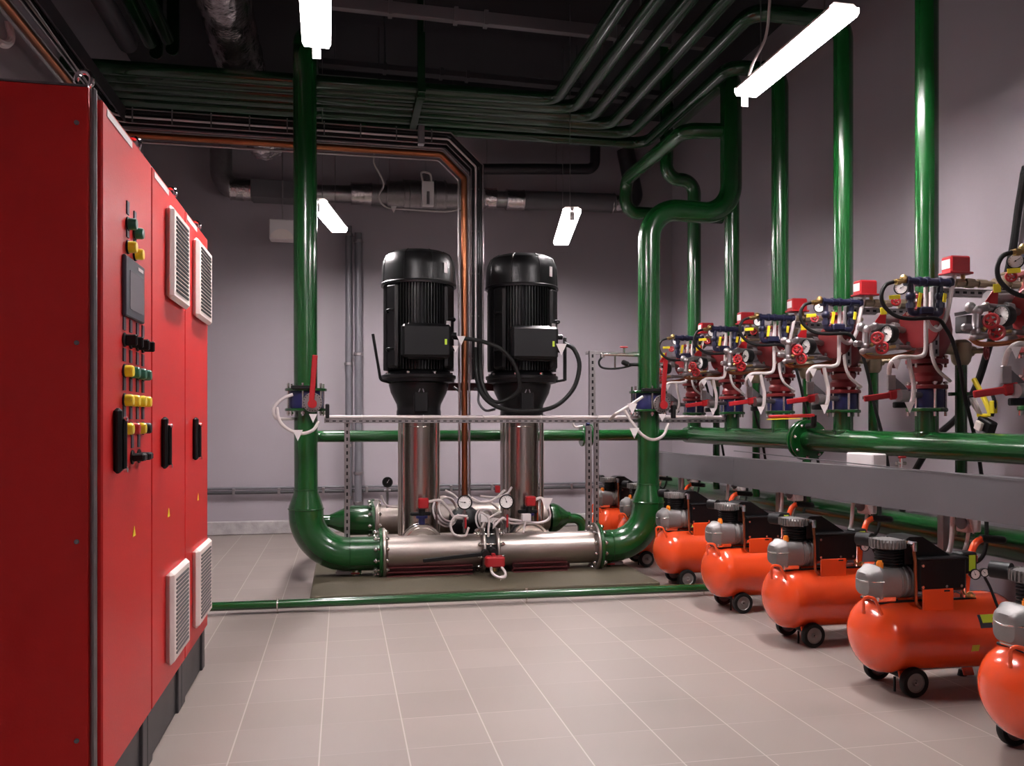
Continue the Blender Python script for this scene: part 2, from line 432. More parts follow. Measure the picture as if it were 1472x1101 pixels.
lamp(lp(1213, 14, 2.1), lp(1074, 130, 2.1), 'large bright tube lamp hanging near the right wall, top right of the view',
     [lp(1072, 128, 2.13), P(1082, 92, T=5.0), P(1100, 55, T=4.95), P(1106, 10, T=4.9), P(1107, -60, T=4.9)])
a = lp(455, 58, 2.15); lamp(a+Vector((.02, -1.2, 0)), a, 'bright tube lamp cut off by the top edge of the view, nearest the red cabinets')
lamp(lp(487, 328, 1.82), lp(457, 291, 1.82), 'far tube lamp hanging just right of the left green riser')
lamp(lp(807, 347, 1.8), lp(822, 303, 1.8), 'far tube lamp hanging above and right of the right pump')
# one unseen lamp, added behind the viewpoint to light surfaces facing it
lamp((2.3, -2.3, 3.4), (2.3, -1.1, 3.4), 'added tube lamp, unseen behind the viewpoint')

# ================================================================== CEILING PIPES
cx = [1.786, 1.99, 2.2, 2.43, 2.68, 2.93]; cy = [6.88, 7.03, 7.2, 7.36, 7.55, 7.8]
ordn = ['nearest', 'second nearest', 'third nearest', 'fourth nearest', 'fifth nearest', 'farthest']
stY = [3.47, 4.30, 5.13, 5.97, 6.79, 7.59]
for i in range(6):
    z = 4.0
    x, y = cx[i], cy[i]
    pts = [(XL+.02, y+.06, z), (x, y, z)]
    if i == 5: pts += [(x, 5.97, z), (3.35, 5.97, z)]
    elif i == 4: pts += [(x, 5.13, z), (3.35, 5.13, z)]
    else: pts += [(x, .8+.5*i, z)]
    rr = [.16]+([.12] if i > 3 else [])
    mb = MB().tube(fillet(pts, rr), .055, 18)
    t = mb.build('overhead_pipe', 'green_shaded')
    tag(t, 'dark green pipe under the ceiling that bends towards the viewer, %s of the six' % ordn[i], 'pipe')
# weld rings on the bends
# suspended hanger for the pipe bundle
hg = thing('pipe_hanger', 'green hanger post with a pale clamp holding the pipe bundle above the pumps', 'hanger', (P(606, 150, Y=6.72).x, 6.72, 3.6))
hx = P(606, 150, Y=6.72).x
MB().box((hx, 6.76, 4.42), (.06, .05, 1.1), bev=.004).box((hx, 7.3, 3.92), (.06, 1.25, .05), bev=.004).build('post', 'green_shaded', hg)
a = P(606, 180, Y=6.72); b = P(606, 207, Y=6.72)
MB().box((hx, 6.75, (a.z+b.z)/2), (.05, .07, abs(a.z-b.z)), bev=.005).build('clamp', 'galv', hg)
MB().tube([(hx+.02, 6.72, 4.4), (hx+.02, 6.72, ZC)], .006, 6).build('threaded_rod', 'galv', hg)

# dark pipes along the left part of the ceiling
for k, (px, py) in enumerate(((216, 61), (240, 55))):
    p = P(px, py, Z=4.4)
    o = MB().tube([(p.x, p.y, 4.4), (p.x, 1.5, 4.4)], .055, 14).tube(fillet([(p.x, p.y+.2, 4.4), (p.x, p.y+.25, 4.4), (p.x, p.y+.25, ZC)], .1), .05, 14).build('overhead_pipe', 'green_shaded')
    tag(o, ('left' if k == 0 else 'right')+' of two dark green pipes running away under the ceiling above the red cabinets', 'pipe')
p = (-1.55, 0, 4.05)
o = MB().tube([(-1.55, 1.0, 4.05), (-1.55, 6.6, 4.05)], .07, 14).build('overhead_pipe', 'ladder')
tag(o, 'dark pipe along the left wall above the cable ladder', 'pipe')
# foil insulated duct
def foil(path, r, label, n=34):
    rng = random.Random(3); pts = catmull(path, n)
    mb = MB().tube(pts, [r*(1+rng.uniform(-.035, .035)) for _ in pts], 44)
    for v in mb.bm.verts: v.co += Vector((rng.uniform(-1, 1), rng.uniform(-1, 1)*1.6, rng.uniform(-1, 1)))*.0085
    return tag(mb.build('foil_duct', 'foil', sharp=.9), label, 'duct')
fx = P(336, 30, T=6.7).x
foil([Vector(v) for v in ((fx, 3.4, 4.45), (fx, 5.2, 4.42), (fx, 7.3, 4.33), (fx+.02, 8.2, 4.24), (P(384, 195, T=8.6).x, 8.85, 4.10))], .19, 'crinkled silver foil duct running away under the ceiling left of the lamp')
# lateral beams and trunking high under the ceiling
for (pa, pb, Y, d, mt, lb) in (((500, 5), (960, 57), 6.2, (.06, .09), 'tray', 'pale steel channel crossing high under the ceiling with clamps'),
                               ((440, 88), (900, 132), 7.45, (.1, .05), 'plinth', 'dull purple-grey trunking crossing above the green pipe bundle'),
                               ((440, 104), (860, 140), 7.9, (.1, .05), 'plinth', 'second dull trunking crossing above the green pipe bundle, farther back')):
    a, b = P(*pa, Y=Y), P(*pb, Y=Y); a.x = -.3; b = b+(b-a)*.15; ax = (b-a).normalized()
    rot = Matrix((ax, Vector((0, 1, 0)), ax.cross(Vector((0, 1, 0))))).transposed()
    mb = MB().box((a+b)/2, ((b-a).length, d[0], d[1]), 0, rot, bev=.003)
    for q in (.2, .35, .42, .7, .74, .88):
        mb.box(a+(b-a)*q, (.03, d[0]+.02, d[1]+.02), 0, rot)
    for q in (.2, .8): mb.tube([a+(b-a)*q, Vector(((a+(b-a)*q).x, Y, ZC))], .006, 6)
    tag(mb.build('overhead_channel', mt), lb, 'channel')

# ================================================================== LADDER WITH CABLES AND COPPER PIPE
YT = 7.12
def q(px, py): return P(px, py, Y=YT)
zc = q(636, 222).z
cop = [Vector((-1.80, .6, zc-.02)), Vector((-1.80, YT, zc)), q(634, 222), q(667, 256), q(668, 716)]
o = MB().tube(fillet(cop, [.1, .04, .04], 4), .027, 12).build('copper_pipe', 'copper')
tag(o, 'long copper pipe following the cable ladder and dropping between the two pumps', 'pipe')
s1 = [v+Vector(d) for v, d in zip(cop, ((0, 0, -.055), (.0, 0, -.055), (-.02, 0, -.05), (-.045, 0, -.02), (-.045, 0, 0)))]
o = MB().tube(fillet(s1, [.1, .04, .04], 4), .010, 8).build('thin_steel_pipe', 'galv')
tag(o, 'thin bright steel pipe running left of the copper pipe', 'pipe')
s2 = [v+Vector(d) for v, d in zip(cop, ((0, 0, .05), (.0, 0, .05), (.02, 0, .05), (.045, 0, .02), (.042, 0, 0)))]
o = MB().tube(fillet(s2, [.1, .04, .04], 4), .010, 8).build('thin_steel_pipe', 'galv')
tag(o, 'thin bright steel pipe between the copper pipe and the cable ladder', 'pipe')
lad = thing('cable_ladder', 'black cable ladder with bright edges from the left wall down between the pumps', 'cable ladder', (0, YT, zc))
base = [Vector((-1.78, .6, zc+.15)), Vector((-1.78, YT, zc+.15)), q(645, 199), q(686, 240), q(686, 545)]
offs = {'in': ((0, 0, -.055), (0, 0, -.055), (-.018, 0, -.05), (-.052, 0, -.02), (-.052, 0, 0)),
        'out': ((0, 0, .055), (0, 0, .055), (.018, 0, .05), (.052, 0, .02), (.052, 0, 0))}
for k in ('in', 'out'):
    pts = [v+Vector(d) for v, d in zip(base, offs[k])]
    mb = MB()
    mb.tube(fillet(pts, [.12, .0, .0], 5), .006, 6)
    for dy in (.18,): mb.tube(fillet([p+Vector((.15 if i == 0 else 0, dy, 0)) for i, p in enumerate(pts)], [.1, 0, 0], 5), .006, 6)
    mb.build('side_rail', 'galv', lad)
mb = MB()
for k in range(len(base)-1):
    a, b = base[k], base[k+1]; ax = (b-a).normalized(); dy = Vector((0, 1, 0)) if k else Vector((1, 0, 0))
    rot = Matrix((ax, dy, ax.cross(dy))).transposed()
    mb.box((a+b)/2+dy*.09, ((b-a).length, .012, .11), 0, rot)
mb.build('back_plate', 'ladder', lad)
cabs = []
for k in range(5):
    f = -.036+.018*k
    pts = [v+Vector((0, -.005-.02*(k % 2), 0))+(Vector(offs['out'][i])*(f/.055)) for i, v in enumerate(base)]
    mb = MB().tube(fillet(pts, [.12, .03, .03], 4), .009 if k != 3 else .007, 8)
    mb.build('cable', 'blackp' if k != 1 else 'white', lad)
# clips along the lateral part
for k in range(9):
    p = base[1]+(base[2]-base[1])*(k+.5)/9; MB().box(p+Vector((0, -.03, 0)), (.010, .012, .12)).build('rung', 'tray', lad)
for k in range(5):
    p = base[3]+(base[4]-base[3])*(k+.5)/5; MB().box(p+Vector((0, .03, 0)), (.13, .02, .012)).build('rung', 'galv', lad)
# power cables from the ladder down to the two motors
def hose(name, pts, r, matn, label=None, cat='cable', parent=None, n=6, seg=10, group=None):
    o = MB().tube(catmull([Vector(p) for p in pts], n), r, seg).build(name, matn, parent)
    if parent is None: tag(o, label, cat, group)
    elif label: o['label'] = label
    return o
hose('power_cable', [P(683, 500, Y=7.05), P(686, 545, Y=6.95), P(700, 575, Y=6.85), P(735, 590, Y=6.8), P(790, 587, Y=6.8), P(822, 562, Y=6.82), P(833, 527, Y=6.85), P(825, 502, Y=6.9), P(811, 494, Y=6.95)], .019, 'rubber',
     'thick black cable looping under the right motor to its terminal box')
hose('power_cable', [P(690, 500, Y=7.05), P(693, 550, Y=6.95), P(712, 578, Y=6.88), P(745, 562, Y=6.82), P(742, 530, Y=6.8), P(722, 503, Y=6.8), P(690, 490, Y=6.85), P(652, 485, Y=6.95)], .017, 'rubber',
     'thick black cable arching across to the terminal box of the left motor')

# ================================================================== DUCTS ON THE BACK WALL
YD = 9.42
d = thing('ventilation_duct', 'round grey ventilation duct with an inline fan along the back wall', 'duct', (1.0, YD, 3.75))
def dq(px, py): return P(px, py, Y=YD)
r = .115
pts = fillet([dq(316, 190), dq(318, 262), dq(345, 273)], .18)
MB().tube(fillet([dq(318, 195), dq(318, 272), dq(350, 273)], .2), r, 24).build('elbow', 'galv', d)
def seg(p0, p1, rr, name, mt='galv', rib=True):
    a, b = dq(*p0), dq(*p1); mb = MB().cyl(a, b, rr, seg=28)
    if rib:
        for e in (a, b): mb.torus(e, b-a, rr, .006, n=28, seg=6)
    return mb.build(name, mt, d)
seg((332, 271), (362, 273), r*1.03, 'foil_wrap', 'foil')
a, b = dq(362, 275), dq(425, 277); MB().box((a+b)/2, ((b-a).length, .28, .19), bev=.004).build('silencer_box', 'tray', d)
seg((425, 277), (508, 279), r*.8, 'duct_section')
seg((505, 278), (534, 279), r*1.05, 'foil_wrap', 'foil')
seg((534, 279), (560, 280), r*.95, 'duct_section')
seg((556, 280), (580, 281), r*1.35, 'duct_section')
seg((580, 281), (640, 283), r*1.5, 'inline_fan')
mb = MB()
for x in (588, 603, 625, 638): mb.torus(dq(x, 282), (1, 0, 0), r*1.5, .008, n=28, seg=6)
mb.build('fan_ring', 'galv', d)
seg((640, 283), (662, 284), r*1.3, 'duct_section')
seg((655, 284), (700, 286), r*.92, 'duct_section')
seg((696, 285), (712, 286), r*1.0, 'foil_wrap', 'foil')
seg((712, 286), (728, 287), r*.8, 'duct_section')
seg((728, 287), (752, 288), r*1.02, 'foil_wrap', 'foil')
seg((752, 288), (882, 292), r*.95, 'duct_section', 'tray')
seg((879, 293), (900, 293), r*.9, 'foil_wrap', 'foil')
MB().tube(fillet([dq(898, 293), dq(914, 293), dq(899, 215)], .16), r*.9, 24).build('elbow', 'ladder', d)
mb = MB(); 
for x, y in ((545, 258), (612, 248), (700, 262), (800, 268), (560, 256)): mb.tube([dq(x, y+12), Vector((dq(x, y).x, YD, ZC))], .005, 6)
mb.build('hanging_rod', 'galv', d)
# control box on the fan
t = thing('junction_box', 'white junction box on the front of the inline fan', 'box', tuple(dq(615, 296)-Vector((0, .2, 0))))
a = P(615, 279, Y=9.2); MB().box(a, (.13, .07, .27), bev=.006).build('box', 'white', t); MB().box(a+Vector((0, -.037, -.05)), (.03, .01, .14)).build('cover_strip', 'galv', t)
hose('power_lead', [P(608, 262, Y=9.18), P(606, 248, Y=9.2), P(618, 250, Y=9.18), P(620, 262, Y=9.18)], .012, 'conduit', parent=t)
t = thing('hanging_cable', 'pale cable hanging below the duct fan with a small white tag', 'cable', tuple(P(560, 290, Y=9.1)))
tri_tags([(P(566, 296, Y=9.05), .07)], t)
hose('cable', [Vector((P(538, 215, Y=9.1).x, 9.1, ZC)), P(538, 215, Y=9.1), P(538, 235, Y=9.1), P(549, 256, Y=9.1), P(551, 268, Y=9.1), P(544, 283, Y=9.1), P(556, 298, Y=9.1), P(585, 301, Y=9.1), P(640, 304, Y=9.15), P(662, 300, Y=9.2)], .010, 'conduit', parent=t)

# siren / speaker
t = thing('hanging_speaker', 'square pale loudspeaker hanging on a rod by the back wall, left of the green riser', 'speaker', tuple(P(406, 347, Y=9.2)))
a = P(406, 332, Y=9.2); MB().box(a, (.26, .18, .21), bev=.01).build('housing', 'white', t)
MB().prism([(.12*math.cos(k*PI/12), .10*math.sin(k*PI/12)) for k in range(13)], a+Vector((0, -.1, -.10)), (1, 0, 0), (0, 0, 1), (0, 1, 0), .012).build('grille', 'cream', t)
MB().tube([a+Vector((0, 0, .1)), Vector((a.x, a.y, ZC))], .008, 6).build('hanging_rod', 'galv', t)
# dark second duct stretch, right of the fan
o = MB().tube(fillet([P(690, 243, Y=9.3), P(855, 243, Y=9.3), P(856, 190, Y=9.3)], .1), .06, 14).build('dark_pipe', 'ladder'); tag(o, 'dark horizontal pipe high on the back wall above the ventilation duct', 'pipe')

# vertical grey pipes on the back wall
for k, (px, y0, y1, r, cyy) in enumerate(((501, 325, 745, .037, 523), (515, 335, 735, .042, 509))):
    t = thing('grey_waste_pipe', ('left narrower' if k == 0 else 'right wider')+' of two vertical grey plastic pipes on the back wall', 'pipe', tuple(P(px, y1, Y=9.6)))
    a, b = P(px, y0, Y=9.6), P(px, y1, Y=9.6); b.x = a.x
    MB().cyl(a, b, r, seg=18).build('pipe', 'greyp', t)
    for yy in (cyy, 640+k*40, 715+k*8, y0+12):
        p = P(px, yy, Y=9.6); p.x = a.x
        MB().disc(p, (0, 0, 1), r*1.25, .035, 18).box(p+Vector((0, .03, 0)), (r*3, .02, .02)).build('pipe_clamp', 'galv', t)
t = thing('clipped_conduit', 'dark horizontal conduit clipped along the foot of the back wall', 'conduit', (.9, 9.66, .4))
a = P(290, 709, Y=9.66); b = P(870, 704, Y=9.66); a.x = -1.9; b.x = 3.9; b.z = a.z
MB().cyl(a, b, .019, seg=12).build('conduit', 'plinth', t)
MB().cyl(a+Vector((0, .02, .045)), b+Vector((0, .02, .045)), .014, seg=12).build('upper_conduit', 'greyp', t)
for k in range(12):
    p = a+(b-a)*(k+.5)/12; MB().box(p+Vector((0, 0, .01)), (.03, .05, .07), bev=.004).build('clip', 'galv', t)

# ================================================================== FLOOR PIPE
t = thing('thin_green_pipe', 'thin green pipe lying on clamps across the floor in front of the pumps', 'pipe', (.8, 5.7, 0))
MB().cyl((-1.5, 5.74, .058), (3.0, 5.66, .058), .029, seg=18).build('pipe', 'green', t)
for px in (399, 757, 1012):
    p = P(px, 866, Y=5.7); p.z = .058
    mb = MB().torus(p, (1, -.02, 0), .032, .005, n=20, seg=6); mb.cyl((p.x, p.y, 0), (p.x, p.y, .03), .006, seg=8); mb.cyl((p.x, p.y, .088), (p.x, p.y, .1), .008, seg=8); mb.build('clamp', 'zinc', t)

# ================================================================== RED CONTROL CABINETS
XC = -.684
ys = [2.615, 3.262, 3.925, 4.56]
def door_z(px, py, Y):
    u = (px-CX)/F; tt = Y/(math.cos(TH)-u*math.sin(TH)); return CH+(HY-py)/F*tt
nm = ['nearest red control cabinet, with buttons and a screen on its door', 'middle red control cabinet, with one tall vent above and one below', 'farthest red control cabinet, at the back end of the row']
def vent(par, Y0, Y1, zc_, h, lab_):
    c = (Y0+Y1)/2; wd = Y1-Y0
    g = MB().box((XC+.016, c, zc_), (.032, wd, h), bev=.014).build('vent', 'cream', par); g['label'] = lab_
    n = 18; mb = MB(); md = MB()
    for k in range(n):
        z = zc_-h/2+.03+(h-.06)*(k+.5)/n
        md.box((XC+.0335, c, z), (.004, wd*.72, (h-.06)/n*.5))
    md.build('slot', 'blackp' if 'upper' in lab_ else 'tray', g)
for k in range(3):
    y0, y1 = ys[k], ys[k+1]; c = (y0+y1)/2; wd = y1-y0
    t = thing('control_cabinet', nm[k], 'cabinet', (-1.0, c, 0), 'red control cabinets along the left')
    MB().box((-1.02, c+(.0 if k else -.0), 1.215), (.61, wd-.004, 2.03), bev=.006).build('body', 'red_cab', t)
    MB().box((-1.01, c, .1), (.6, wd-.002, .2), bev=.003).box((-.708, y0+.04, .1), (.02, .08, .2), bev=.003).box((-.708, y1-.04, .1), (.02, .07, .2), bev=.003).build('plinth', 'plinth', t)
    dr = MB().box((XC-.009, c, 1.213), (.018, wd-.012, 2.0), bev=.005).build('door', 'red_cab', t)
    MB().box((XC+.0005, y0+.17 if k else y0+.2, 2.19), (.003, .26 if k else .30, .022)).build('name_strip', 'white', dr)
    # handle
    yh, zh = (2.745, 1.215) if k == 0 else ((3.435, 1.19) if k == 1 else (4.13, 1.19))
    h = MB().box((XC+.012, yh, zh), (.024, .034, .2), bev=.009).box((XC+.028, yh+.010, zh-.01), (.014, .02, .16), bev=.006).build('handle', 'blackp', dr)
    for dz in (.075, -.08): MB().cyl((XC+.026, yh+.010, zh+dz-.01), (XC+.037, yh+.010, zh+dz-.01), .008, seg=10).build('lock', 'chrome', dr)
    yt = (2.99, 3.56, 4.26)[k]; zt = .905
    MB().prism([(-.018, 0), (.018, 0), (0, .034)], (XC+.001, yt, zt-.015), (0, 1, 0), (0, 0, 1), (1, 0, 0), .002).build('warning_label', 'yellow', dr)
    if k:
        a, b = ((3.50, 3.865), (4.10, 4.50))[k-1]
        vent(dr, a, b, 1.945, .37, 'cream upper louvred vent'); vent(dr, a, b, .49, .37, 'cream lower louvred vent')
    for (yy, xx) in ((y0+.03, -.74), (y1-.03, -.74)) if k == 0 else ((y1-.03, -.74),):
        e = MB().cyl((xx, yy, 2.225), (xx, yy, 2.25), .014, seg=12).torus((xx, yy, 2.274), (.3, 1, 0), .024, .0085, n=20, seg=8).build('lifting_eye', 'chrome', t)
    if k == 0:
        MB().box((-.702, 2.597, 1.22), (.018, .018, 2.03), bev=.006).build('corner_post', 'galv', t)['label'] = 'bright metal corner post'
        MB().box((-.699, 2.606, 1.21), (.006, .006, 2.0)).build('door_seal', 'blackp', t)
        sp_ = MB().box((-1.02, 2.601, 1.22), (.61, .018, 2.032), bev=.003).build('side_panel', 'red_cab', t)
        MB().box((-1.02, 2.6, 2.238), (.61, .02, .006)).build('top_edge', 'galv', t)
        for z in (2.13, 1.50, .93, .36): MB().disc((-.745, 2.59, z), (0, 1, 0), .007, .006, 12).build('screw', 'greyp', sp_)
        def nplate(Y, z): MB().box((XC+.002, Y, z+.052), (.004, .028, .042)).build('name_plate', 'bezel', dr)
        def button(Y, z, mt, lb):
            nplate(Y, z)
            b_ = MB().disc((XC+.003, Y, z), (1, 0, 0), .023, .006, 20, 1).lathe([(.019, 0), (.019, .02), (.016, .026), (0, .028)], (XC+.004, Y, z), (1, 0, 0), 20, 0).build('push_button', [mt, 'blackp'], dr); b_['label'] = lb
        for Y, z, mt, lb in ((2.905, 1.915, 'grnbtn', 'green button'), (3.0, 1.905, 'grnbtn', 'green button'), (2.905, 1.84, 'yelbtn', 'yellow button'), (3.0, 1.835, 'yelbtn', 'yellow button')):
            button(Y, z-.0, mt, lb)
        cols = [2.862, 2.945, 3.035, 3.115]
        for Y in cols:
            nplate(Y, 1.535)
            MB().disc((XC+.003, Y, 1.535), (1, 0, 0), .023, .006, 20).box((XC+.022, Y+.004, 1.535), (.036, .014, .036), bev=.004).build('selector_switch', 'blackp', dr)
        for z, row in ((1.435, ('yelbtn', 'grnbtn', 'grnbtn', 'grnbtn')), (1.342, ('yelbtn',)*4), (1.25, ('yelbtn', 'redbtn', 'yelbtn', 'blackp'))):
            for Y, mt in zip(cols, row): button(Y, z, mt, {'yelbtn': 'yellow', 'grnbtn': 'green', 'redbtn': 'red', 'blackp': 'black'}[mt]+' button')
        for Y in (2.965, 3.055):
            nplate(Y, 1.155); MB().disc((XC+.003, Y, 1.155), (1, 0, 0), .024, .006, 20).box((XC+.024, Y, 1.155), (.042, .05, .026), bev=.006).build('selector_switch', 'blackp', dr)
        s = MB().box((XC+.006, 2.965, 1.708), (.014, .255, .195), bev=.004).build('display_unit', 'bezel', dr)
        MB().box((XC+.0135, 2.975, 1.70), (.002, .18, .125)).build('screen', 'screen', s)
        MB().box((XC+.0135, 3.03, 1.785), (.002, .07, .011)).build('badge', 'white', s)
# wall hook seen at top left
hose('bent_conduit', [P(12, 30, X=-1.9), P(16, 55, X=-1.9), P(8, 64, X=-1.9), P(-4, 60, X=-1.9)], .022, 'conduit', 'pale bent conduit end on the left wall, top left corner', 'conduit')
# ================================================================== PUMP SET
YM = 6.7; ZM = .22
XRL, XRR = -.276, 2.54
def riser_top(path, R, r, name, label):
    return None
# left riser
t = thing('green_riser', 'left thick green riser, curving at its foot into the flanged suction manifold', 'riser', (XRL, YM, 0))
MB().tube(fillet([(XRL, YM, .72), (XRL-.01, YM, 4.3), (XRL-.01, YM+1.3, 4.3)], .2, 10), .09, 32).build('pipe', 'green', t)
MB().lathe([(.093, .15), (.097, .12), (.13, .03), (.134, 0)], (XRL, YM, .58), (0, 0, 1), 36).torus((XRL, YM, .735), (0, 0, 1), .091, .006, n=36).torus((XRL, YM, .585), (0, 0, 1), .133, .007, n=36).build('reducer', 'green', t)
MB().tube(fillet([(XRL, YM, .58), (XRL, YM, ZM), (.295, YM, ZM)], .33, 16), .133, 36).torus((.06, YM, ZM), (1, 0, 0), .133, .004, n=36).build('elbow', 'green', t)
MB().lathe([(.11, 0), (.195, 0), (.2, .004), (.2, .022), (.195, .026), (.11, .026)], (.283, YM, ZM), (1, 0, 0), 40).build('flange', 'green', t)
dv = MB().cyl((.0, YM, .09), (.0, YM, -.0+.03), .014, seg=12).build('drain_pipe', 'green', t) if False else None
p = P(517, 822, Y=YM)
MB().cyl((p.x, YM, .1), (p.x, YM, .055), .016, seg=10).build('drain_pipe', 'green', t)
p.z = .075
t = thing('green_riser', 'right thick green riser, with an S-bend at the top, beside the compressors', 'riser', (XRR, YM, 0))
XU = P(1051, 220, Y=YM).x
MB().tube(fillet([(XRR, YM, .72), (XRR+.01, YM, 3.07), (XU, YM, 3.05), (XU, YM, 4.3), (XU, YM+1.2, 4.3)], [.25, .25, .2], 12), .092, 32).build('pipe', 'green', t)
MB().lathe([(.093, .15), (.097, .12), (.13, .03), (.134, 0)], (XRR, YM, .58), (0, 0, 1), 36).torus((XRR, YM, .735), (0, 0, 1), .091, .006, n=36).torus((XRR, YM, .585), (0, 0, 1), .133, .007, n=36).build('reducer', 'green', t)
MB().tube(fillet([(XRR, YM, .58), (XRR, YM, ZM), (2.09, YM, ZM)], .33, 16), .133, 36).torus((2.2, YM, ZM), (1, 0, 0), .133, .004, n=36).build('elbow', 'green', t)
MB().lathe([(.11, 0), (.195, 0), (.2, .004), (.2, .022), (.195, .026), (.11, .026)], (2.075, YM, ZM), (1, 0, 0), 40).build('flange', 'green', t)
MB().cyl((2.19, YM, .1), (2.19, YM, .05), .016, seg=10).build('drain_pipe', 'green', t)
MB().tube(fillet([(XU, 6.72, 3.78), (2.90, 6.78, 3.78), (2.90, 8.3, 3.78), (2.90, 8.3, 3.44), (3.98, 8.3, 3.44)], .13), .066, 24).build('branch_pipe', 'green', t)
for k, x in enumerate((.09, 2.19)):
    v = thing('drain_valve', ('left' if k == 0 else 'right')+' little drain valve with a red handle under a riser foot', 'valve', (x, YM, .05))
    MB().cyl((x, YM, .085), (x, YM, .052), .011, seg=10).build('body', 'brass', v)
    MB().box((x+.012, YM-.03, .072), (.07, .014, .012), bev=.004).build('handle', 'red', v)
    fx = x-.09 if k == 0 else x+.04
    s = MB(); strut_box(s, (fx-.05, YM+.02, .07), (fx+.09, YM+.02, .07), .03, .03, (0, -1, 0), False); s.cyl((fx-.03, YM+.02, .05), (fx-.03, YM+.02, .1), .012, seg=8)
    tag(s.build('support_bracket', 'galv'), 'small steel support bracket under the '+('left' if k == 0 else 'right')+' riser foot', 'bracket')
# suction manifold
t = thing('suction_manifold', 'fat horizontal stainless manifold pipe across the front of the pumps', 'pipe', (1.17, YM, 0))
def steel_flange(par, x, r=.195): return MB().lathe([(.12, 0), (r, 0), (r+.003, .004), (r+.003, .016), (r, .02), (.16, .022), (.135, .035)], (x, YM, ZM), (1, 0, 0), 40).build('flange', 'steelm', par)
MB().cyl((.335, YM, ZM), (1.10, YM, ZM), .131, seg=40).build('pipe_section', 'steelm', t)
MB().cyl((1.235, YM, ZM), (2.05, YM, ZM), .131, seg=40).build('pipe_section', 'steelm', t)
MB().lathe([(.12, 0), (.195, 0), (.198, .004), (.198, .018), (.195, .022), (.15, .024), (.133, .04)], (.312, YM, ZM), (1, 0, 0), 40).build('flange', 'steelm', t)
MB().lathe([(.133, -.018), (.15, -.002), (.195, 0), (.198, .004), (.198, .018), (.195, .022), (.12, .022)], (2.05, YM, ZM), (1, 0, 0), 40).build('flange', 'steelm', t)
for x in (1.10, 1.212): MB().lathe([(.133, -.012), (.15, 0), (.18, 0), (.183, .004), (.183, .018), (.18, .022), (.133, .034)], (x, YM, ZM), (1, 0, 0), 40).build('flange', 'steelm', t)
bolts(t, (.30, YM, ZM), (1, 0, 0), .17, 12, .12, .018)
bolts(t, (2.075, YM, ZM), (1, 0, 0), .17, 12, .12, .018)
bolts(t, (1.167, YM, ZM), (1, 0, 0), .158, 10, .22, .017)
# middle valve
t = thing('butterfly_valve', 'black butterfly valve in the middle of the stainless manifold, with a long black lever', 'valve', (1.167, YM, ZM))
MB().lathe([(.12, -.035), (.155, -.035), (.16, -.02), (.16, .02), (.155, .035), (.12, .035)], (1.167, YM, ZM), (1, 0, 0), 36).cyl((1.167, YM-.13, ZM+.02), (1.167, YM-.27, ZM+.02), .028, seg=14).cyl((1.167, YM, ZM+.15), (1.167, YM-.05, ZM+.21), .03, seg=12).build('body', 'blackp', t)
a = P(696, 796, Y=6.42); b = P(608, 806, Y=6.42)
rot = Matrix(((b-a).normalized(), Vector((0, 1, 0)), (b-a).normalized().cross(Vector((0, 1, 0))))).transposed()
MB().box((a+b)/2, ((b-a).length, .014, .03), 0, rot, bev=.005).cyl(a+Vector((.01, .05, 0)), a+Vector((.01, -.03, 0)), .03, seg=14).build('lever', 'blackp', t)
c = P(711, 807, Y=6.36)
MB().box(c, (.145, .1, .085), bev=.012).box(c+Vector((-.01, 0, .05)), (.03, .03, .03), bev=.004).build('switch_box', 'red', t)
hose('conduit', [c+Vector((-.03, -.02, -.035)), c+Vector((-.045, -.14, -.06)), c+Vector((-.02, -.24, -.075)), c+Vector((.03, -.25, -.078)), c+Vector((.055, -.14, -.06)), c+Vector((.045, -.02, -.035))], .010, 'conduit', parent=t)
mb = MB(); mb.cyl(c+Vector((0, 0, -.04)), c+Vector((0, 0, -.075)), .015, seg=10); mb.build('stem_nut', 'brass', t)
mb = MB(); mb.prism([(-.01, 0), (.03, 0), (-.015, .04)], c+Vector((.01, -.26, -.06)), (1, 0, 0), (0, 0, -1), (0, 1, 0), .003); mb.build('cable_tag', 'white', t)
# base frame
t = thing('pump_base_frame', 'low dark red steel base frame under the two pumps', 'frame', (1.1, 7.1, .05))
for x0, x1, y in ((.34, 1.02, 6.62), (1.35, 1.80, 6.62), (.34, 1.02, 7.45), (1.28, 1.95, 7.45)):
    MB().box(((x0+x1)/2, y, .085), (x1-x0, .10, .008)).box(((x0+x1)/2, y, .12), (x1-x0, .10, .006)).box(((x0+x1)/2, y, .1), (x1-x0, .012, .07)).box(((x0+x1)/2, y, .054), (x1-x0, .10, .008)).build('beam', 'darkred', t)
for x in (.45, .9, 1.4, 1.8): MB().box((x, 7.03, .09), (.08, .75, .08), bev=.004).build('cross_beam', 'darkred', t)

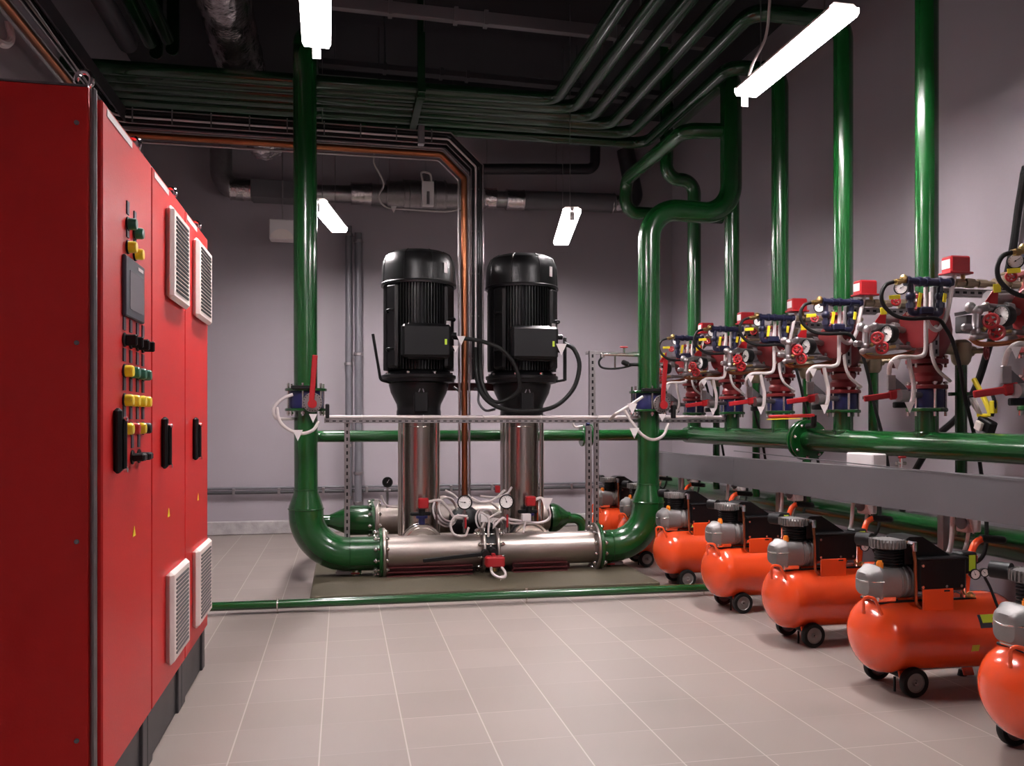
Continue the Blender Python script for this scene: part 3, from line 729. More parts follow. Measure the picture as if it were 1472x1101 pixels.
# ---- pump prototype (local, base at floor of its foot) built at origin then copied
def pump():
    t = thing('booster_pump', '', 'pump', (0, 0, 0))
    MB().box((0, 0, .10), (.5, .46, .05), bev=.012).lathe([(.2, .12), (.2, .2), (.17, .25), (.17, .28), (0, .28)], (0, 0, 0), (0, 0, 1), 36).cyl((-.24, 0, .22), (.24, 0, .22), .07, seg=18).build('pump_foot', 'steelm', t)
    MB().cyl((0, 0, .27), (0, 0, 1.30), .148, seg=48).torus((0, 0, .30), (0, 0, 1), .15, .008, n=48).torus((0, 0, 1.27), (0, 0, 1), .15, .008, n=48).torus((0, 0, 1.22), (0, 0, 1), .149, .004, n=48).build('column', 'steel', t)
    for k in range(4):
        a = PI/4+k*PI/2; x, y = .195*math.cos(a), .195*math.sin(a)
        MB().cyl((x, y, .25), (x, y, 1.32), .011, seg=10).build('tie_rod', 'zinc', t)
    for sx in (-1, 1):
        mb = MB()
        for yy in (-.1, .1): mb.box((sx*.165, yy, .79), (.006, .06, 1.0))
        mb.box((sx*.17, 0, .79), (.012, .05, 1.0), bev=.003)
        mb.build('coupling_guard', 'steelm', t)
    MB().box((0, 0, 1.305), (.36, .36, .03), bev=.01).lathe([(.19, .02), (.19, .06), (.185, .08), (.19, .12), (.24, .22), (.255, .28), (.255, .30), (.305, .31), (.31, .34), (.30, .345), (0, .345)], (0, 0, 1.29), (0, 0, 1), 40).box((0, -.22, 1.45), (.12, .03, .22), bev=.01).build('lantern', 'black', t)
    mb = MB(); mb.box((-.012, -.243, 1.535), (.008, .006, .055), 0, Matrix.Rotation(.35, 3, 'Y')); mb.box((.012, -.243, 1.535), (.008, .006, .055), 0, Matrix.Rotation(-.35, 3, 'Y')); mb.build('maker_mark', 'greyp', t)
    # motor flange with nuts
    MB().lathe([(.0, 0), (.315, 0), (.32, .006), (.32, .028), (.29, .04), (.25, .08), (0, .08)], (0, 0, 1.628), (0, 0, 1), 40).build('motor_flange', 'black', t)
    for k in range(8):
        a = k*PI/4+PI/8; MB().cyl((.29*math.cos(a), .29*math.sin(a), 1.60), (.29*math.cos(a), .29*math.sin(a), 1.68), .013, seg=6).build('flange_bolt', 'zinc', t)
    # finned body
    n = 72; mb = MB(); prof = []
    for k in range(n):
        a0 = 2*PI*k/n; w_ = 2*PI/n
        for da, r in ((-.5, .268), (-.22, .268), (-.16, .302), (.16, .302), (.22, .268)):
            prof.append((r*math.cos(a0+da*w_), r*math.sin(a0+da*w_)))
    mb.prism(prof, (0, 0, 1.70), (1, 0, 0), (0, 1, 0), (0, 0, 1), .72)
    for a in (PI*.22, PI*.78, -PI*.22, -PI*.78):
        mb.box((.285*math.cos(a), .285*math.sin(a), 2.06), (.08, .13, .70), 0, Matrix.Rotation(a, 3, 'Z'), bev=.02)
    mb.build('motor_body', 'black', t, sharp=.5)
    for a, z in ((-PI*.78, 2.18), (-PI*.22, 2.12), (-PI*.78, 1.86), (PI*.22, 2.1)):
        c = Vector((.33*math.cos(a), .33*math.sin(a), z))
        MB().torus(c, (0, .35, 1), .032, .008, n=18, seg=8).build('lifting_eye', 'black', t)
    # fan cover
    R = .318
    mb = MB().lathe([(R-.02, 0), (R+.004, 0), (R+.006, .02), (R, .028), (R*.985, .16), (R*.96, .21), (R*.88, .262), (R*.7, .293), (R*.4, .306), (0, .31)], (0, 0, 2.415), (0, 0, 1), 48)
    mb.build('fan_cover', 'black', t)
    for k in range(8):
        a = k*PI/4+.3; pts = [((r)*math.cos(a), (r)*math.sin(a), 2.415+h) for r, h in ((R+.001, .03), (R*.987, .16), (R*.962, .21), (R*.882, .263), (R*.7, .295))]
        MB().tube(pts, .003, 6).build('cover_rib', 'blackp', t)
    a = -PI*.28; MB().box((R*math.cos(a), R*math.sin(a), 2.55), (.004, .035, .085), 0, Matrix.Rotation(a, 3, 'Z')).build('paper_label', 'white', t)
    a = -PI*.26; MB().box((.332*math.cos(a), .332*math.sin(a), 2.06), (.006, .05, .09), 0, Matrix.Rotation(a, 3, 'Z')).build('rating_plate', 'white', t)
    tb = MB().box((.03, -.34, 1.925), (.40, .13, .27), bev=.02).box((.03, -.28, 1.925), (.3, .1, .3), bev=.01).build('terminal_box', 'black', t)
    MB().box((.185, -.406, 1.915), (.018, .003, .045)).build('sticker', 'lime', tb)
    for z in (1.87, 1.98): MB().cyl((.23, -.33, z), (.28, -.33, z), .022, seg=12).build('cable_gland', 'blackp', tb)
    return t
pr = pump(); pr.location = (.646, 7.2, 0); pr['label'] = 'left tall black and stainless pump, with a lever rod at its left shoulder'
p2 = dup_tree(pr, (1.553, 7.2, 0), 0, 'right tall black and stainless pump, with a big cable loop at its right')
for o in (pr, p2): o['group'] = 'tall vertical pumps'
MB().tube(fillet([P(536, 480, Y=7.05), P(547, 546, Y=7.05), P(561, 550, Y=7.1)], .03), .012, 8).build('torque_rod', 'blackp', pr)
MB().box((P(812, 516, Y=7.05)), (.03, .02, .38), bev=.005).tube([P(812, 546, Y=7.05), P(795, 549, Y=7.1)], .012, 8).build('torque_rod', 'blackp', p2)
for dx in (1.85,):
    pass
for (x_, y_, s_, l_) in ((663, 483, .07, 'upper white paper tag on the cable at the left motor'), (655, 497, .05, 'lower small white paper tag at the left motor')):
    tg = MB(); tri_tag(tg, P(x_, y_, Y=6.8), s_); tag(tg.build('cable_tag', 'white'), l_, 'tag')
tg = MB(); tri_tag(tg, P(807, 494, Y=6.75), .09); tag(tg.build('cable_tag', 'white'), 'white paper tag on the cable at the right motor', 'tag')
# inlet branches with valves
for k, x in enumerate((.646, 1.553)):
    t = thing('inlet_valve', ('left' if k == 0 else 'right')+' blue pump inlet valve with round steel flanges and a red switch box', 'valve', (x, 6.93, .08))
    MB().cyl((x, YM+.08, .24), (x, 7.1, .24), .10, seg=28).build('pipe', 'steelm', t)
    for y in (6.88, 6.99): MB().lathe([(.09, -.011), (.168, -.011), (.172, -.006), (.172, .006), (.168, .011), (.09, .011)], (x, y, .245), (0, 1, 0), 40).torus((x, y-.012, .245), (0, 1, 0), .145, .006, n=36, seg=8).build('flange', 'steel', t)
    MB().lathe([(.09, -.035), (.14, -.035), (.145, 0), (.14, .035), (.09, .035)], (x, 6.935, .245), (0, 1, 0), 32).cyl((x, 6.92, .36), (x, 6.92, .47), .028, seg=14).cyl((x, 6.92, .465), (x, 6.92, .485), .05, seg=16).build('body', 'bluev', t)
    MB().box((x-.01, 6.92, .50), (.17, .03, .03), bev=.008).cyl((x, 6.92, .48), (x, 6.92, .54), .03, seg=12).build('lever', 'blackp', t)
    MB().box((x+.01, 6.90, .59), (.085, .07, .085), bev=.008).build('switch_box', 'red', t)
    q0 = Vector((x+.05, 6.9, .60))
    hose('conduit', [q0, q0+Vector((.1, 0, .01)), q0+Vector((.17, 0, -.06)), q0+Vector((.22, -.02, -.13)), q0+Vector((.33, -.04, -.14))] if k == 0 else
         [q0, q0+Vector((.06, 0, .01)), q0+Vector((.12, -.02, -.1)), q0+Vector((.1, -.04, -.17)), q0+Vector((-.03, -.05, -.19)), q0+Vector((-.3, -.05, -.14))], .012, 'conduit', parent=t)
tg = MB(); tri_tag(tg, P(786, 716, Y=6.8), .1); tag(tg.build('cable_tag', 'white'), 'white triangular tag beside the right red switch box', 'tag')

# discharge manifold behind
YS, ZS = 7.75, .36
t = thing('discharge_manifold', 'second manifold behind the pumps, beige pipe with green reducers at both ends', 'pipe', (1.2, YS, 0))
xa, xb, xc_, xd = [P(p_, 748, Y=YS).x for p_ in (500, 534, 545, 790)]
MB().cyl((xc_, YS, ZS), (xd-.02, YS, ZS), .135, seg=32).build('pipe_section', 'steelm', t)
MB().lathe([(.06, -.16), (.066, -.14), (.13, 0), (.135, .01), (.135, xb-xa)], (xa, YS, ZS), (1, 0, 0), 32).build('reducer', 'green', t)
MB().lathe([(.1, 0), (.19, 0), (.19, .024), (.1, .024)], (xb, YS, ZS), (1, 0, 0), 36).build('flange', 'green', t)
MB().lathe([(.1, 0), (.19, 0), (.19, .03), (.14, .04)], (xb+.03, YS, ZS), (1, 0, 0), 36).build('flange', 'steelm', t)
bolts(t, (xb+.025, YS, ZS), (1, 0, 0), .165, 10, .12, .018)
MB().lathe([(.135, 0), (.14, .04), (.12, .09), (.06, .17), (.055, .2)], (xd, YS, ZS-.02), (1, 0, 0), 32).build('reducer', 'green', t)
MB().tube(fillet([(xd+.15, YS, ZS-.03), (2.27, YS, ZS-.03), (2.27, YS, 0)], .09), .048, 24).build('branch_pipe', 'green', t)
MB().cyl((xa-.14, YS, ZS), (XRL+.12, YS, ZS), .055, seg=24).tube(fillet([(XRL+.2, YS, ZS), (XRL, YS, ZS), (XRL, YS, ZS+.3)], .12), .055, 20).build('branch_pipe', 'green', t)
for dx in (.646, 1.553): MB().cyl((dx, 7.35, ZS-.08), (dx, YS-.1, ZS-.03), .09, seg=24).build('outlet_branch', 'steelm', t)
# membrane vessel (dark round thing between pumps)
c = P(648, 765, Y=7.5)
o = MB().lathe([(0, -.14), (.08, -.13), (.13, -.07), (.14, 0), (.13, .07), (.08, .13), (0, .14)], (1.08, 7.45, .36), (1, 0, 0), 28).cyl((1.08, 7.45, .1), (1.08, 7.45, .25), .03, seg=10).build('expansion_vessel', 'blackp'); tag(o, 'dark round vessel behind the gauges between the pumps', 'vessel')
for k, (px, py, R) in enumerate(((697, 748, .10), (640, 735, .13), (712, 760, .09))):
    c = P(px, py, Y=7.15); mb = MB()
    for j in range(3): mb.torus(c+Vector((.012*j, -.02*j, .01*j)), (.5, -.8, .3), R-.012*j, .009, a0=.4*j, a1=5.4+.2*j, n=26, seg=8)
    tag(mb.build('coiled_conduit', 'conduit'), ['coil of pale flexible conduit right of the middle gauges', 'coil of pale flexible conduit behind the left white gauge', 'small coil of pale conduit low beside the manifold valve'][k], 'conduit')
# gauges between pumps
for k, (px, py) in enumerate(((668, 722), (728, 721))):
    c = P(px, py, Y=6.78)
    t = thing('pressure_gauge', ('left' if k == 0 else 'right')+' of two white dial gauges between the pumps', 'gauge', (c.x, c.y, .35), 'white gauges between the pumps')
    gauge(t, c, (-.05, -1, 0), .058, name='gauge_case', needle=PI*(.97 if k == 0 else .62))
    MB().cyl((c.x, c.y+.02, .35), (c.x, c.y+.02, c.z-.05), .011, seg=10).cyl((c.x, c.y+.02, c.z-.10), (c.x, c.y+.02, c.z-.075), .02, seg=6).cyl((c.x, c.y+.02, c.z-.2), (c.x, c.y+.02, c.z-.17), .018, seg=6).build('stem', 'galv', t)
    MB().box((c.x+.005, c.y-.01, c.z-.16), (.018, .014, .11), bev=.005).build('valve_handle', 'red', t)
    MB().box((c.x+.16+.0*k, c.y-.03, c.z-.13), (.075, .05, .06), bev=.004).build('transmitter', 'white', t)
    hose('conduit', [c+Vector((.05, -.02, .04)), c+Vector((.14, -.02, -.0)), c+Vector((.24, -.02, .02)), c+Vector((.33, -.02, .1))] if k == 0 else [c+Vector((-.06, .03, -.06)), c+Vector((-.14, .06, .0)), c+Vector((-.24, .1, -.01)), c+Vector((-.3, .14, .05))], .010, 'conduit', parent=t)
    hose('signal_cable', [c+Vector((.15, -.05, -.16)), c+Vector((.13, -.06, -.26)), c+Vector((.18, -.06, -.33)), c+Vector((.21, -.05, -.3))], .009, 'conduit', parent=t)
MB_loops = [
    ([P(672, 742, Y=6.6), P(655, 742, Y=6.6), P(648, 755, Y=6.6), P(653, 768, Y=6.6), P(668, 770, Y=6.6), P(674, 758, Y=6.6)], 'loop of pale conduit hanging below the left white gauge'),
    ([P(690, 735, Y=6.6), P(702, 745, Y=6.6), P(702, 765, Y=6.6), P(702, 780, Y=6.6), P(706, 786, Y=6.55)], 'pale conduit running down to the manifold valve'),
    ([P(720, 735, Y=6.75), P(700, 748, Y=6.75), P(706, 760, Y=6.7), P(722, 745, Y=6.75), P(735, 752, Y=6.8), P(765, 752, Y=6.8)], 'pale conduit twisting right of the middle gauges'),
    ([P(560, 700, Y=7.0), P(570, 690, Y=7.0)], None),
    ([P(640, 705, Y=6.98), P(652, 711, Y=6.96), P(657, 716, Y=6.95)], 'short pale cable left of the left white gauge'),
    ([P(548, 712, Y=7.5), P(552, 722, Y=7.5), P(560, 728, Y=7.5), P(580, 729, Y=7.5)], 'thin pale cable beside the small black gauge'),
    ([P(736, 700, Y=6.9), P(728, 710, Y=6.9), P(712, 715, Y=6.9), P(690, 713, Y=6.85)], 'pale cable rising to a small red box by the right pump')]
for pts, lb in MB_loops:
    if lb: hose('flexible_conduit', pts, .0095, 'conduit', lb, 'conduit')
o = MB().box(P(715, 703, Y=6.93), (.04, .04, .06), bev=.004).build('switch_box', 'red'); tag(o, 'tiny red box on the left flank of the right pump', 'box')
c = P(557, 693, Y=7.6)
t = thing('pressure_gauge', 'small black-faced gauge on a thin stem left of the left pump', 'gauge', (c.x, c.y, .49))
gauge(t, c, (0, -1, 0), .045, name='gauge_case', face='blackp', needle=1.0)
MB().cyl((c.x, c.y+.02, .48), (c.x, c.y+.02, c.z-.04), .012, seg=10).cyl((c.x-.03, c.y+.02, c.z-.075), (c.x+.03, c.y+.02, c.z-.075), .012, seg=8).build('stem', 'galv', t)
tg = MB(); tri_tag(tg, P(540, 712, Y=7.45)+Vector((0, 0, -.05)), .06); tag(tg.build('cable_tag', 'white'), 'white tag at the flange of the rear manifold', 'tag')

# ================================================================== STRUT FRAME ACROSS THE FRONT
t = thing('strut_frame', 'pale perforated steel channel crossing in front of both pumps with its legs', 'frame', (1.4, 6.76, 0))
YSF = 6.80
ax0, ax1 = P(466, 603, Y=YSF), P(1044, 606, Y=YSF); zS = (ax0.z+ax1.z)/2-.003
mb = MB(); strut_box(mb, (ax0.x, YSF, zS), (ax1.x, YSF, zS), .03, .03, (0, -1, 0), True, .052)
mb.build('cross_channel', ['galv', 'blackp'], t)
for px, y0, y1, ww in ((499, 606, 836, .045), (846, 612, 765, .05), (857, 606, 822, .04), (851, 504, 600, .055), (1045, 470, 612, .05)):
    a, b = P(px, y0, Y=YSF+.03), P(px, y1, Y=YSF+.03); b.x = a.x
    if y1 > 800: b.z = .05
    mb = MB(); strut_box(mb, b, a, ww, .035, (0, -1, 0), True, .055); mb.build('upright', ['galv', 'blackp'], t)
a, b = P(842, 507, Y=YSF+.08), P(917, 510, Y=YSF+.08)
mb = MB(); strut_box(mb, a, (b.x+.05, b.y, a.z), .03, .03, (0, -1, 0), False); mb.build('upper_channel', 'galv', t)
t = thing('white_conduit', 'straight pale conduit lying on the perforated channel in front of the pumps', 'conduit', (1.4, YSF, zS))
MB().cyl((ax0.x, YSF-.01, zS+.032), (ax1.x, YSF-.01, zS+.032), .014, seg=12).build('conduit', 'conduit', t)
for k in range(7):
    x = ax0.x+(ax1.x-ax0.x)*(k+.6)/7; MB().torus((x, YSF-.01, zS+.032), (1, 0, 0), .016, .003, n=16, seg=6).build('clip', 'white', t)

# butterfly valves on the two risers
def riser_valve(x, label, side):
    t = thing('butterfly_valve', label, 'valve', (x, YM, 1.34))
    for z in (1.345, 1.50): MB().lathe([(.09, 0), (.155, 0), (.16, .004), (.16, .018), (.155, .022), (.09, .022)], (x, YM, z), (0, 0, 1), 36).build('flange', 'green', t)
    MB().lathe([(.09, 0), (.125, 0), (.13, .02), (.13, .11), (.125, .13), (.09, .13)], (x, YM, 1.368), (0, 0, 1), 32).build('body', 'bluev', t)
    for k in range(6):
        a = k*PI/3+.4; MB().cyl((x+.143*math.cos(a), YM+.143*math.sin(a), 1.31), (x+.143*math.cos(a), YM+.143*math.sin(a), 1.56), .008, seg=8).cyl((x+.143*math.cos(a), YM+.143*math.sin(a), 1.322), (x+.143*math.cos(a), YM+.143*math.sin(a), 1.338), .015, seg=6).build('bolt', 'zinc', t)
    gx = x+side*.055; c = Vector((gx, YM-.17, 1.41))
    MB().cyl((gx, YM-.1, 1.41), (gx, YM-.165, 1.41), .03, seg=14).lathe([(0, 0), (.07, 0), (.075, .004), (.075, .012), (.07, .016), (0, .016)], (gx, YM-.165, 1.41), (0, -1, 0), 32).build('notch_plate', 'galv', t)
    mb = MB()
    for k in range(20):
        a = 2*PI*k/20; mb.cyl(c+Vector((.064*math.cos(a), 0, .064*math.sin(a))), c+Vector((.064*math.cos(a), -.018, .064*math.sin(a))), .004, seg=6)
    mb.build('notch_pin', 'blackp', t)
    q0, q1 = c+Vector((-.008, -.035, -.02)), c+Vector((.02, -.035, .36))
    ax = (q1-q0).normalized(); rot = Matrix((Vector((0, 1, 0)).cross(ax).normalized(), Vector((0, 1, 0)), ax)).transposed()
    MB().box((q0+q1)/2, (.04, .012, (q1-q0).length), 0, rot, bev=.005).cyl(c+Vector((0, -.02, -.01)), c+Vector((0, -.05, -.01)), .034, seg=16).build('lever', 'red', t)
    s = side
    MB().box((x-.02, YM-.14, 1.525), (.17, .06, .03), bev=.006).build('switch_box', 'blackp', t)
    MB().box((gx+.11, YM-.15, 1.345), (.03, .05, .11), bev=.006).build('proximity_switch', 'blackp', t)
    return t
t = riser_valve(XRL, 'blue butterfly valve with an upright red lever on the left green riser', 1)
def cb(pts, par): return hose('conduit', pts, .0125, 'conduit', parent=par)
Yc = 6.5
cb([P(421, 567, Y=Yc), P(408, 572, Y=Yc), P(394, 585, Y=Yc), P(396, 600, Y=Yc), P(410, 602, Y=Yc+.1), P(425, 602, Y=Yc+.2)], t)
cb([P(398, 586, Y=Yc), P(402, 605, Y=Yc-.05), P(416, 618, Y=Yc-.05), P(434, 623, Y=Yc-.05), P(450, 618, Y=Yc-.03), P(458, 606, Y=Yc)], t)
tri_tags([(P(428, 618, Y=6.42), .075), (P(450, 595, Y=6.45), .06)], t)
t = riser_valve(XRR, 'blue butterfly valve with an upright red lever on the right green riser', 1)
cb([P(877, 603, Y=Yc+.2), P(885, 595, Y=Yc), P(905, 583, Y=Yc), P(924, 570, Y=Yc)], t)
cb([P(898, 590, Y=Yc-.02), P(908, 606, Y=Yc-.05), P(922, 624, Y=Yc-.05), P(938, 632, Y=Yc-.05), P(953, 626, Y=Yc-.03), P(961, 609, Y=Yc)], t)
tri_tags([(P(912, 615, Y=6.42), .08), (P(909, 580, Y=6.42), .08), (P(952, 595, Y=6.45), .06)], t)

# header pipes
ZH = 1.13
t = thing('cross_header', 'green horizontal pipe passing behind both pumps at waist height', 'pipe', (1.5, 7.62, ZH))
MB().tube(fillet([(XRL, YM+.05, ZH), (XRL, 7.62, ZH), (3.35, 7.62, ZH)], .14, 8), .052, 24).build('pipe', 'green', t)
t = thing('header_pipe', 'thick green header pipe along the right wall under the alarm valves', 'pipe', (3.35, 4.8, ZH))
MB().cyl((3.35, 7.75, ZH), (3.35, 1.2, ZH), .078, seg=28).build('pipe', 'green', t)
for y in (5.56, 5.61):
    MB().disc((3.35, y, ZH), (0, 1, 0), .15, .022, 32).build('flange', 'green', t)
bolts(t, (3.35, 5.585, ZH), (0, 1, 0), .125, 8, .12, .012)
for y in stY:
    MB().cyl((3.35, y, ZH), (3.35, y, 1.33), .064, seg=24).torus((3.35, y, ZH+.075), (0, 0, 1), .068, .006, n=24).build('outlet_stub', 'green', t)
t = thing('low_green_pipe', 'thick green pipe low along the right wall behind the compressors', 'pipe', (3.72, 5, .56))
MB().cyl((3.72, 9.3, .54), (3.72, 1.0, .59), .088, seg=28).build('pipe', 'green', t)
for y in (2.6, 4.8, 7.0): MB().box((3.72, y, .24), (.05, .05, .48), bev=.004).build('support_leg', 'galv', t)
# risers above the stations
names = ['nearest the viewer, at the right edge', 'fourth from the back corner, tallest in view', 'third', 'second', 'x', 'first']
rl = ['green riser above the cut-off valve station, just outside the right edge', 'broad green riser on the right wall, nearest the viewer', 'green riser on the right wall, behind the hanging lamp end', 'green riser on the right wall, third from the back corner', 'green riser on the right wall, second from the back corner', 'thin-looking green riser on the right wall, nearest the back corner']
for i, y in enumerate(stY):
    top = 4.0 if i in (2, 3) else (ZC-.02)
    X = 3.35
    if i <= 1: pts = [(X, y, 2.0), (X, y, 4.0+.12), (2.45, y, 4.12)]; pts = [(X, y, 2.0), (X, y, ZC)]
    elif i in (2, 3): pts = [(X-.15, y, 4.0), (X, y, 4.0), (X, y, 2.0)]
    elif i == 4: pts = [(X, y, 2.0), (X, y, 3.2)]
    else: pts = [(X, y, 2.0), (X, y, 3.60), (3.065, y, 3.60), (3.065, y, ZC)]
    o = MB().tube(fillet(pts, .13), .064, 24).build('green_standpipe', 'green'); tag(o, rl[i], 'riser')
t = thing('header_valve', 'red-levered flanged valve on the wall header pipe, with a yellow strip under its lever', 'valve', (3.2, 5.6, 1.2))
a, b = P(1105, 599, T=5.95), P(1170, 597, T=5.75)
rot = Matrix(((b-a).normalized(), Vector((.2, .98, 0)), (b-a).normalized().cross(Vector((.2, .98, 0))))).transposed()
MB().box((a+b)/2, ((b-a).length, .05, .03), 0, rot, bev=.006).build('lever', 'red', t)
MB().box((a+b)/2+Vector((-.06, 0, -.02)), ((b-a).length*.7, .05, .008), 0, rot).build('yellow_strip', 'yellow', t)
MB().tube(fillet([b, b+Vector((0, 0, -.07)), (3.35, 5.585, ZH+.1)], .04), .02, 10).build('stem', 'blackp', t)
# ================================================================== CABLE TRUNKING ALONG THE RIGHT
def ztop(y): return 1.009-(y-3.56)*.0116
t = thing('cable_trunking', 'long grey sheet-metal trunking running along the right side above the compressors', 'trunking', (3.05, 4.6, .8))
segs = [(8.2, 6.052), (6.048, 1.4)]
for a, b in segs:
    mb = MB()
    for xx, dd in ((3.0, .1),):
        vs = [(3.0, y, z) for y, z in ((a, ztop(a)), (b, ztop(b)), (b, ztop(b)-.212), (a, ztop(a)-.220))]
        A = [mb.bm.verts.new(v) for v in vs]; B = [mb.bm.verts.new((v[0]+dd, v[1], v[2])) for v in vs]
        mb._f(A, 0); mb._f(B[::-1], 0)
        for i in range(4): mb._f([A[i], B[i], B[(i+1) % 4], A[(i+1) % 4]], 0)
    mb.box((3.004, (a+b)/2, (ztop(a)+ztop(b))/2+.001), (.012, abs(a-b), .006), 0, Matrix.Rotation(.0116, 3, 'X'))
    mb.build('cover', 'tray', t)
for y in (2.2, 3.9, 5.6, 7.41):
    MB().box((3.14, y, .41), (.045, .045, .82), bev=.003).build('support_leg', 'galv', t)
b0 = P(1245, 661, X=3.19)
o = MB().box(b0, (.10, .27, .085), bev=.008).build('junction_box', 'white'); tag(o, 'white junction box above the grey trunking, under the wall header pipe', 'box')
c = P(1295, 666, X=3.1)
t = thing('drain_cock', 'tiny brass cock with a red handle on top of the grey trunking', 'valve', (c.x, c.y, c.z-.02))
MB().cyl(c+Vector((0, 0, -.03)), c+Vector((0, 0, .03)), .012, seg=10).cyl(c+Vector((-.03, 0, 0)), c+Vector((.03, 0, 0)), .01, seg=8).build('body', 'zinc', t); MB().box(c+Vector((0, -.01, .035)), (.05, .012, .012), bev=.003).build('handle', 'red', t)

# ================================================================== ALARM VALVE STATION (local to the riser axis)
def L(px, py, dy): return P(px, py, Y=4.30+dy)-Vector((3.35, 4.30, 0))
def station():
    t = thing('alarm_valve_station', '', 'valve station', (0, 0, 0), 'alarm valve stations on the right wall')
    def fl(z, r, th, mt, nm='flange'): return MB().lathe([(.05, 0), (r-.004, 0), (r, .004), (r, th-.004), (r-.004, th), (.05, th)], (0, 0, z), (0, 0, 1), 32).build(nm, mt, t)
    fl(1.325, .112, .022, 'green')
    MB().lathe([(.06, 0), (.088, 0), (.092, .01), (.092, .095), (.088, .105), (.06, .105)], (0, 0, 1.35), (0, 0, 1), 28).build('butterfly_body', 'bluev', t)
    fl(1.457, .112, .024, 'red_valve')
    MB().lathe([(.07, 0), (.085, .02), (.085, .05), (.07, .07), (.08, .085), (.085, .11), (.07, .125)], (0, 0, 1.481), (0, 0, 1), 28).build('coupling', 'red_valve', t)
    fl(1.604, .115, .026, 'red_valve')
    MB().lathe([(.08, 0), (.10, .04), (.128, .10), (.135, .17), (.12, .25), (.09, .31), (.085, .35)], (0, 0, 1.63), (0, 0, 1), 32).cyl((0, 0, 1.80), (-.13, -.10, 1.80), .095, seg=24).build('alarm_valve_body', 'red_valve', t)
    MB().disc((-.135, -.103, 1.80), (-.8, -.6, 0), .115, .022, 28).build('cover_plate', 'red_valve', t)
    fl(1.98, .112, .024, 'red_valve')
    bm_ = {}
    for z, sp in ((1.40, .20), (1.617, .07), (1.992, .06)):
        for k in range(6):
            a = k*PI/3+.3; MB().cyl((.098*math.cos(a), .098*math.sin(a), z-sp/2), (.098*math.cos(a), .098*math.sin(a), z+sp/2), .008, seg=8).cyl((.098*math.cos(a), .098*math.sin(a), z+sp/2-.012), (.098*math.cos(a), .098*math.sin(a), z+sp/2-.002), .014, seg=6).build('bolt', 'zinc', t)
    for k in range(6):
        a = k*PI/3; c = Vector((-.135, -.103, 1.80)); x, y, n = frame((-.8, -.6, 0)); p = c+(x*math.cos(a)+y*math.sin(a))*.098
        MB().cyl(p, p+n*.02, .012, seg=6).build('cover_bolt', 'zinc', t)
    # lever of the butterfly valve
    h = L(1293, 566, -.13); e = L(1243, 573, -.10)
    ax = (e-h).normalized(); rot = Matrix((ax, Vector((0, 0, 1)).cross(ax).normalized(), ax.cross(Vector((0, 0, 1)).cross(ax)).normalized())).transposed()
    mb = MB(); mb.cyl((-.05, -.03, 1.42), h+Vector((.02, 0, 0)), .018, seg=10); mb.cyl(h+Vector((.03, -.015, -.01)), h+Vector((-.02, -.02, -.012)), .034, seg=14)
    mb.build('lever_shaft', 'galv', t)
    lv = MB().box(h+(e-h)*.6, ((e-h).length*.85, .016, .034), 0, rot, bev=.005).box(h+(e-h)*.12, ((e-h).length*.4, .024, .055), 0, rot, bev=.01).build('lever', 'red', t)
    # limit switch below conduit
    c = L(1281, 550, -.12); MB().box(c, (.05, .02, .085), bev=.004).build('switch_bracket', 'galv', t); MB().prism([(0, 0), (.09, -.07), (.09, -.13), (0, -.08)], c+Vector((.03, .02, .04)), (1, 0, 0), (0, 0, 1), (0, 1, 0), .006).build('bracket_plate', 'tray', t)
    MB().box(L(1296, 582, -.13), (.10, .03, .035), bev=.006).build('proximity_switch', 'blackp', t)
    # blue test manifold across the front
    dy = -.20
    a, b = L(1302, 404, dy), L(1366, 406, dy); b.z = a.z
    mb = MB().cyl(a, b, .022, seg=16)
    for f in (0, .25, .42, .7, .95): mb.cyl(a+(b-a)*f, a+(b-a)*(f+.07), .029, seg=10)
    for px in (1309, 1351):
        p0, p1 = L(px, 404, dy), L(px, 448, dy); p1.x = p0.x; mb.cyl(p0, p1, .017, seg=12); mb.ball(p0+(p1-p0)*.5, .028, 12); mb.cyl(p0+(p1-p0)*.72, p0+(p1-p0)*.88, .025, seg=8)
    p0, p1 = L(1309, 450, dy), L(1351, 452, dy); mb.tube(fillet([L(1309, 440, dy), p0, p1, L(1351, 440, dy)], .02), .018, 12)
    mb.box(L(1330, 447, dy-.02), (.09, .04, .045), bev=.008)
    mb.build('test_manifold', 'blue', t)
    # brass hose tail
    MB().cyl(L(1284, 405, dy), a, .012, seg=10).cyl(L(1288, 405, dy), L(1294, 405, dy), .018, seg=6).ball(L(1299, 400, dy), .022, 10).build('hose_tail', 'brass', t)
    pts = [(1285, 405, dy), (1273, 410, dy), (1267, 424, dy), (1271, 440, dy), (1288, 454, dy-.02), (1309, 458, dy-.03), (1346, 458, dy-.04), (1359, 471, dy-.04), (1370, 492, dy-.04), (1380, 529, dy-.03), (1388, 574, dy), (1404, 640, dy+.02), (1412, 690, dy+.03)]
    hose('drain_hose', [L(*p) for p in pts], .011, 'rubber', parent=t)
    # bronze pressure line to the wall with fittings
    p0 = b.copy(); p1 = Vector((.58, dy, b.z+.004))
    mb = MB().cyl(p0, p1, .016, seg=12)
    for f, r_ in ((.05, .024), (.16, .028), (.3, .024), (.48, .032), (.66, .024), (.8, .03)): mb.cyl(p0+(p1-p0)*f, p0+(p1-p0)*(f+.09), r_, seg=8)
    mb.cyl(p0+(p1-p0)*.62, p0+(p1-p0)*.62+Vector((0, 0, .06)), .02, seg=10).disc(p0+(p1-p0)*.62+Vector((0, 0, .06)), (0, 0, 1), .03, .014, 14)
    mb.cyl(p0+(p1-p0)*.8, p0+(p1-p0)*.8+Vector((0, 0, -.2)), .016, seg=12)
    mb.build('pressure_line', 'bronze', t)
    # red pressure switch
    c = L(1374, 382, dy)
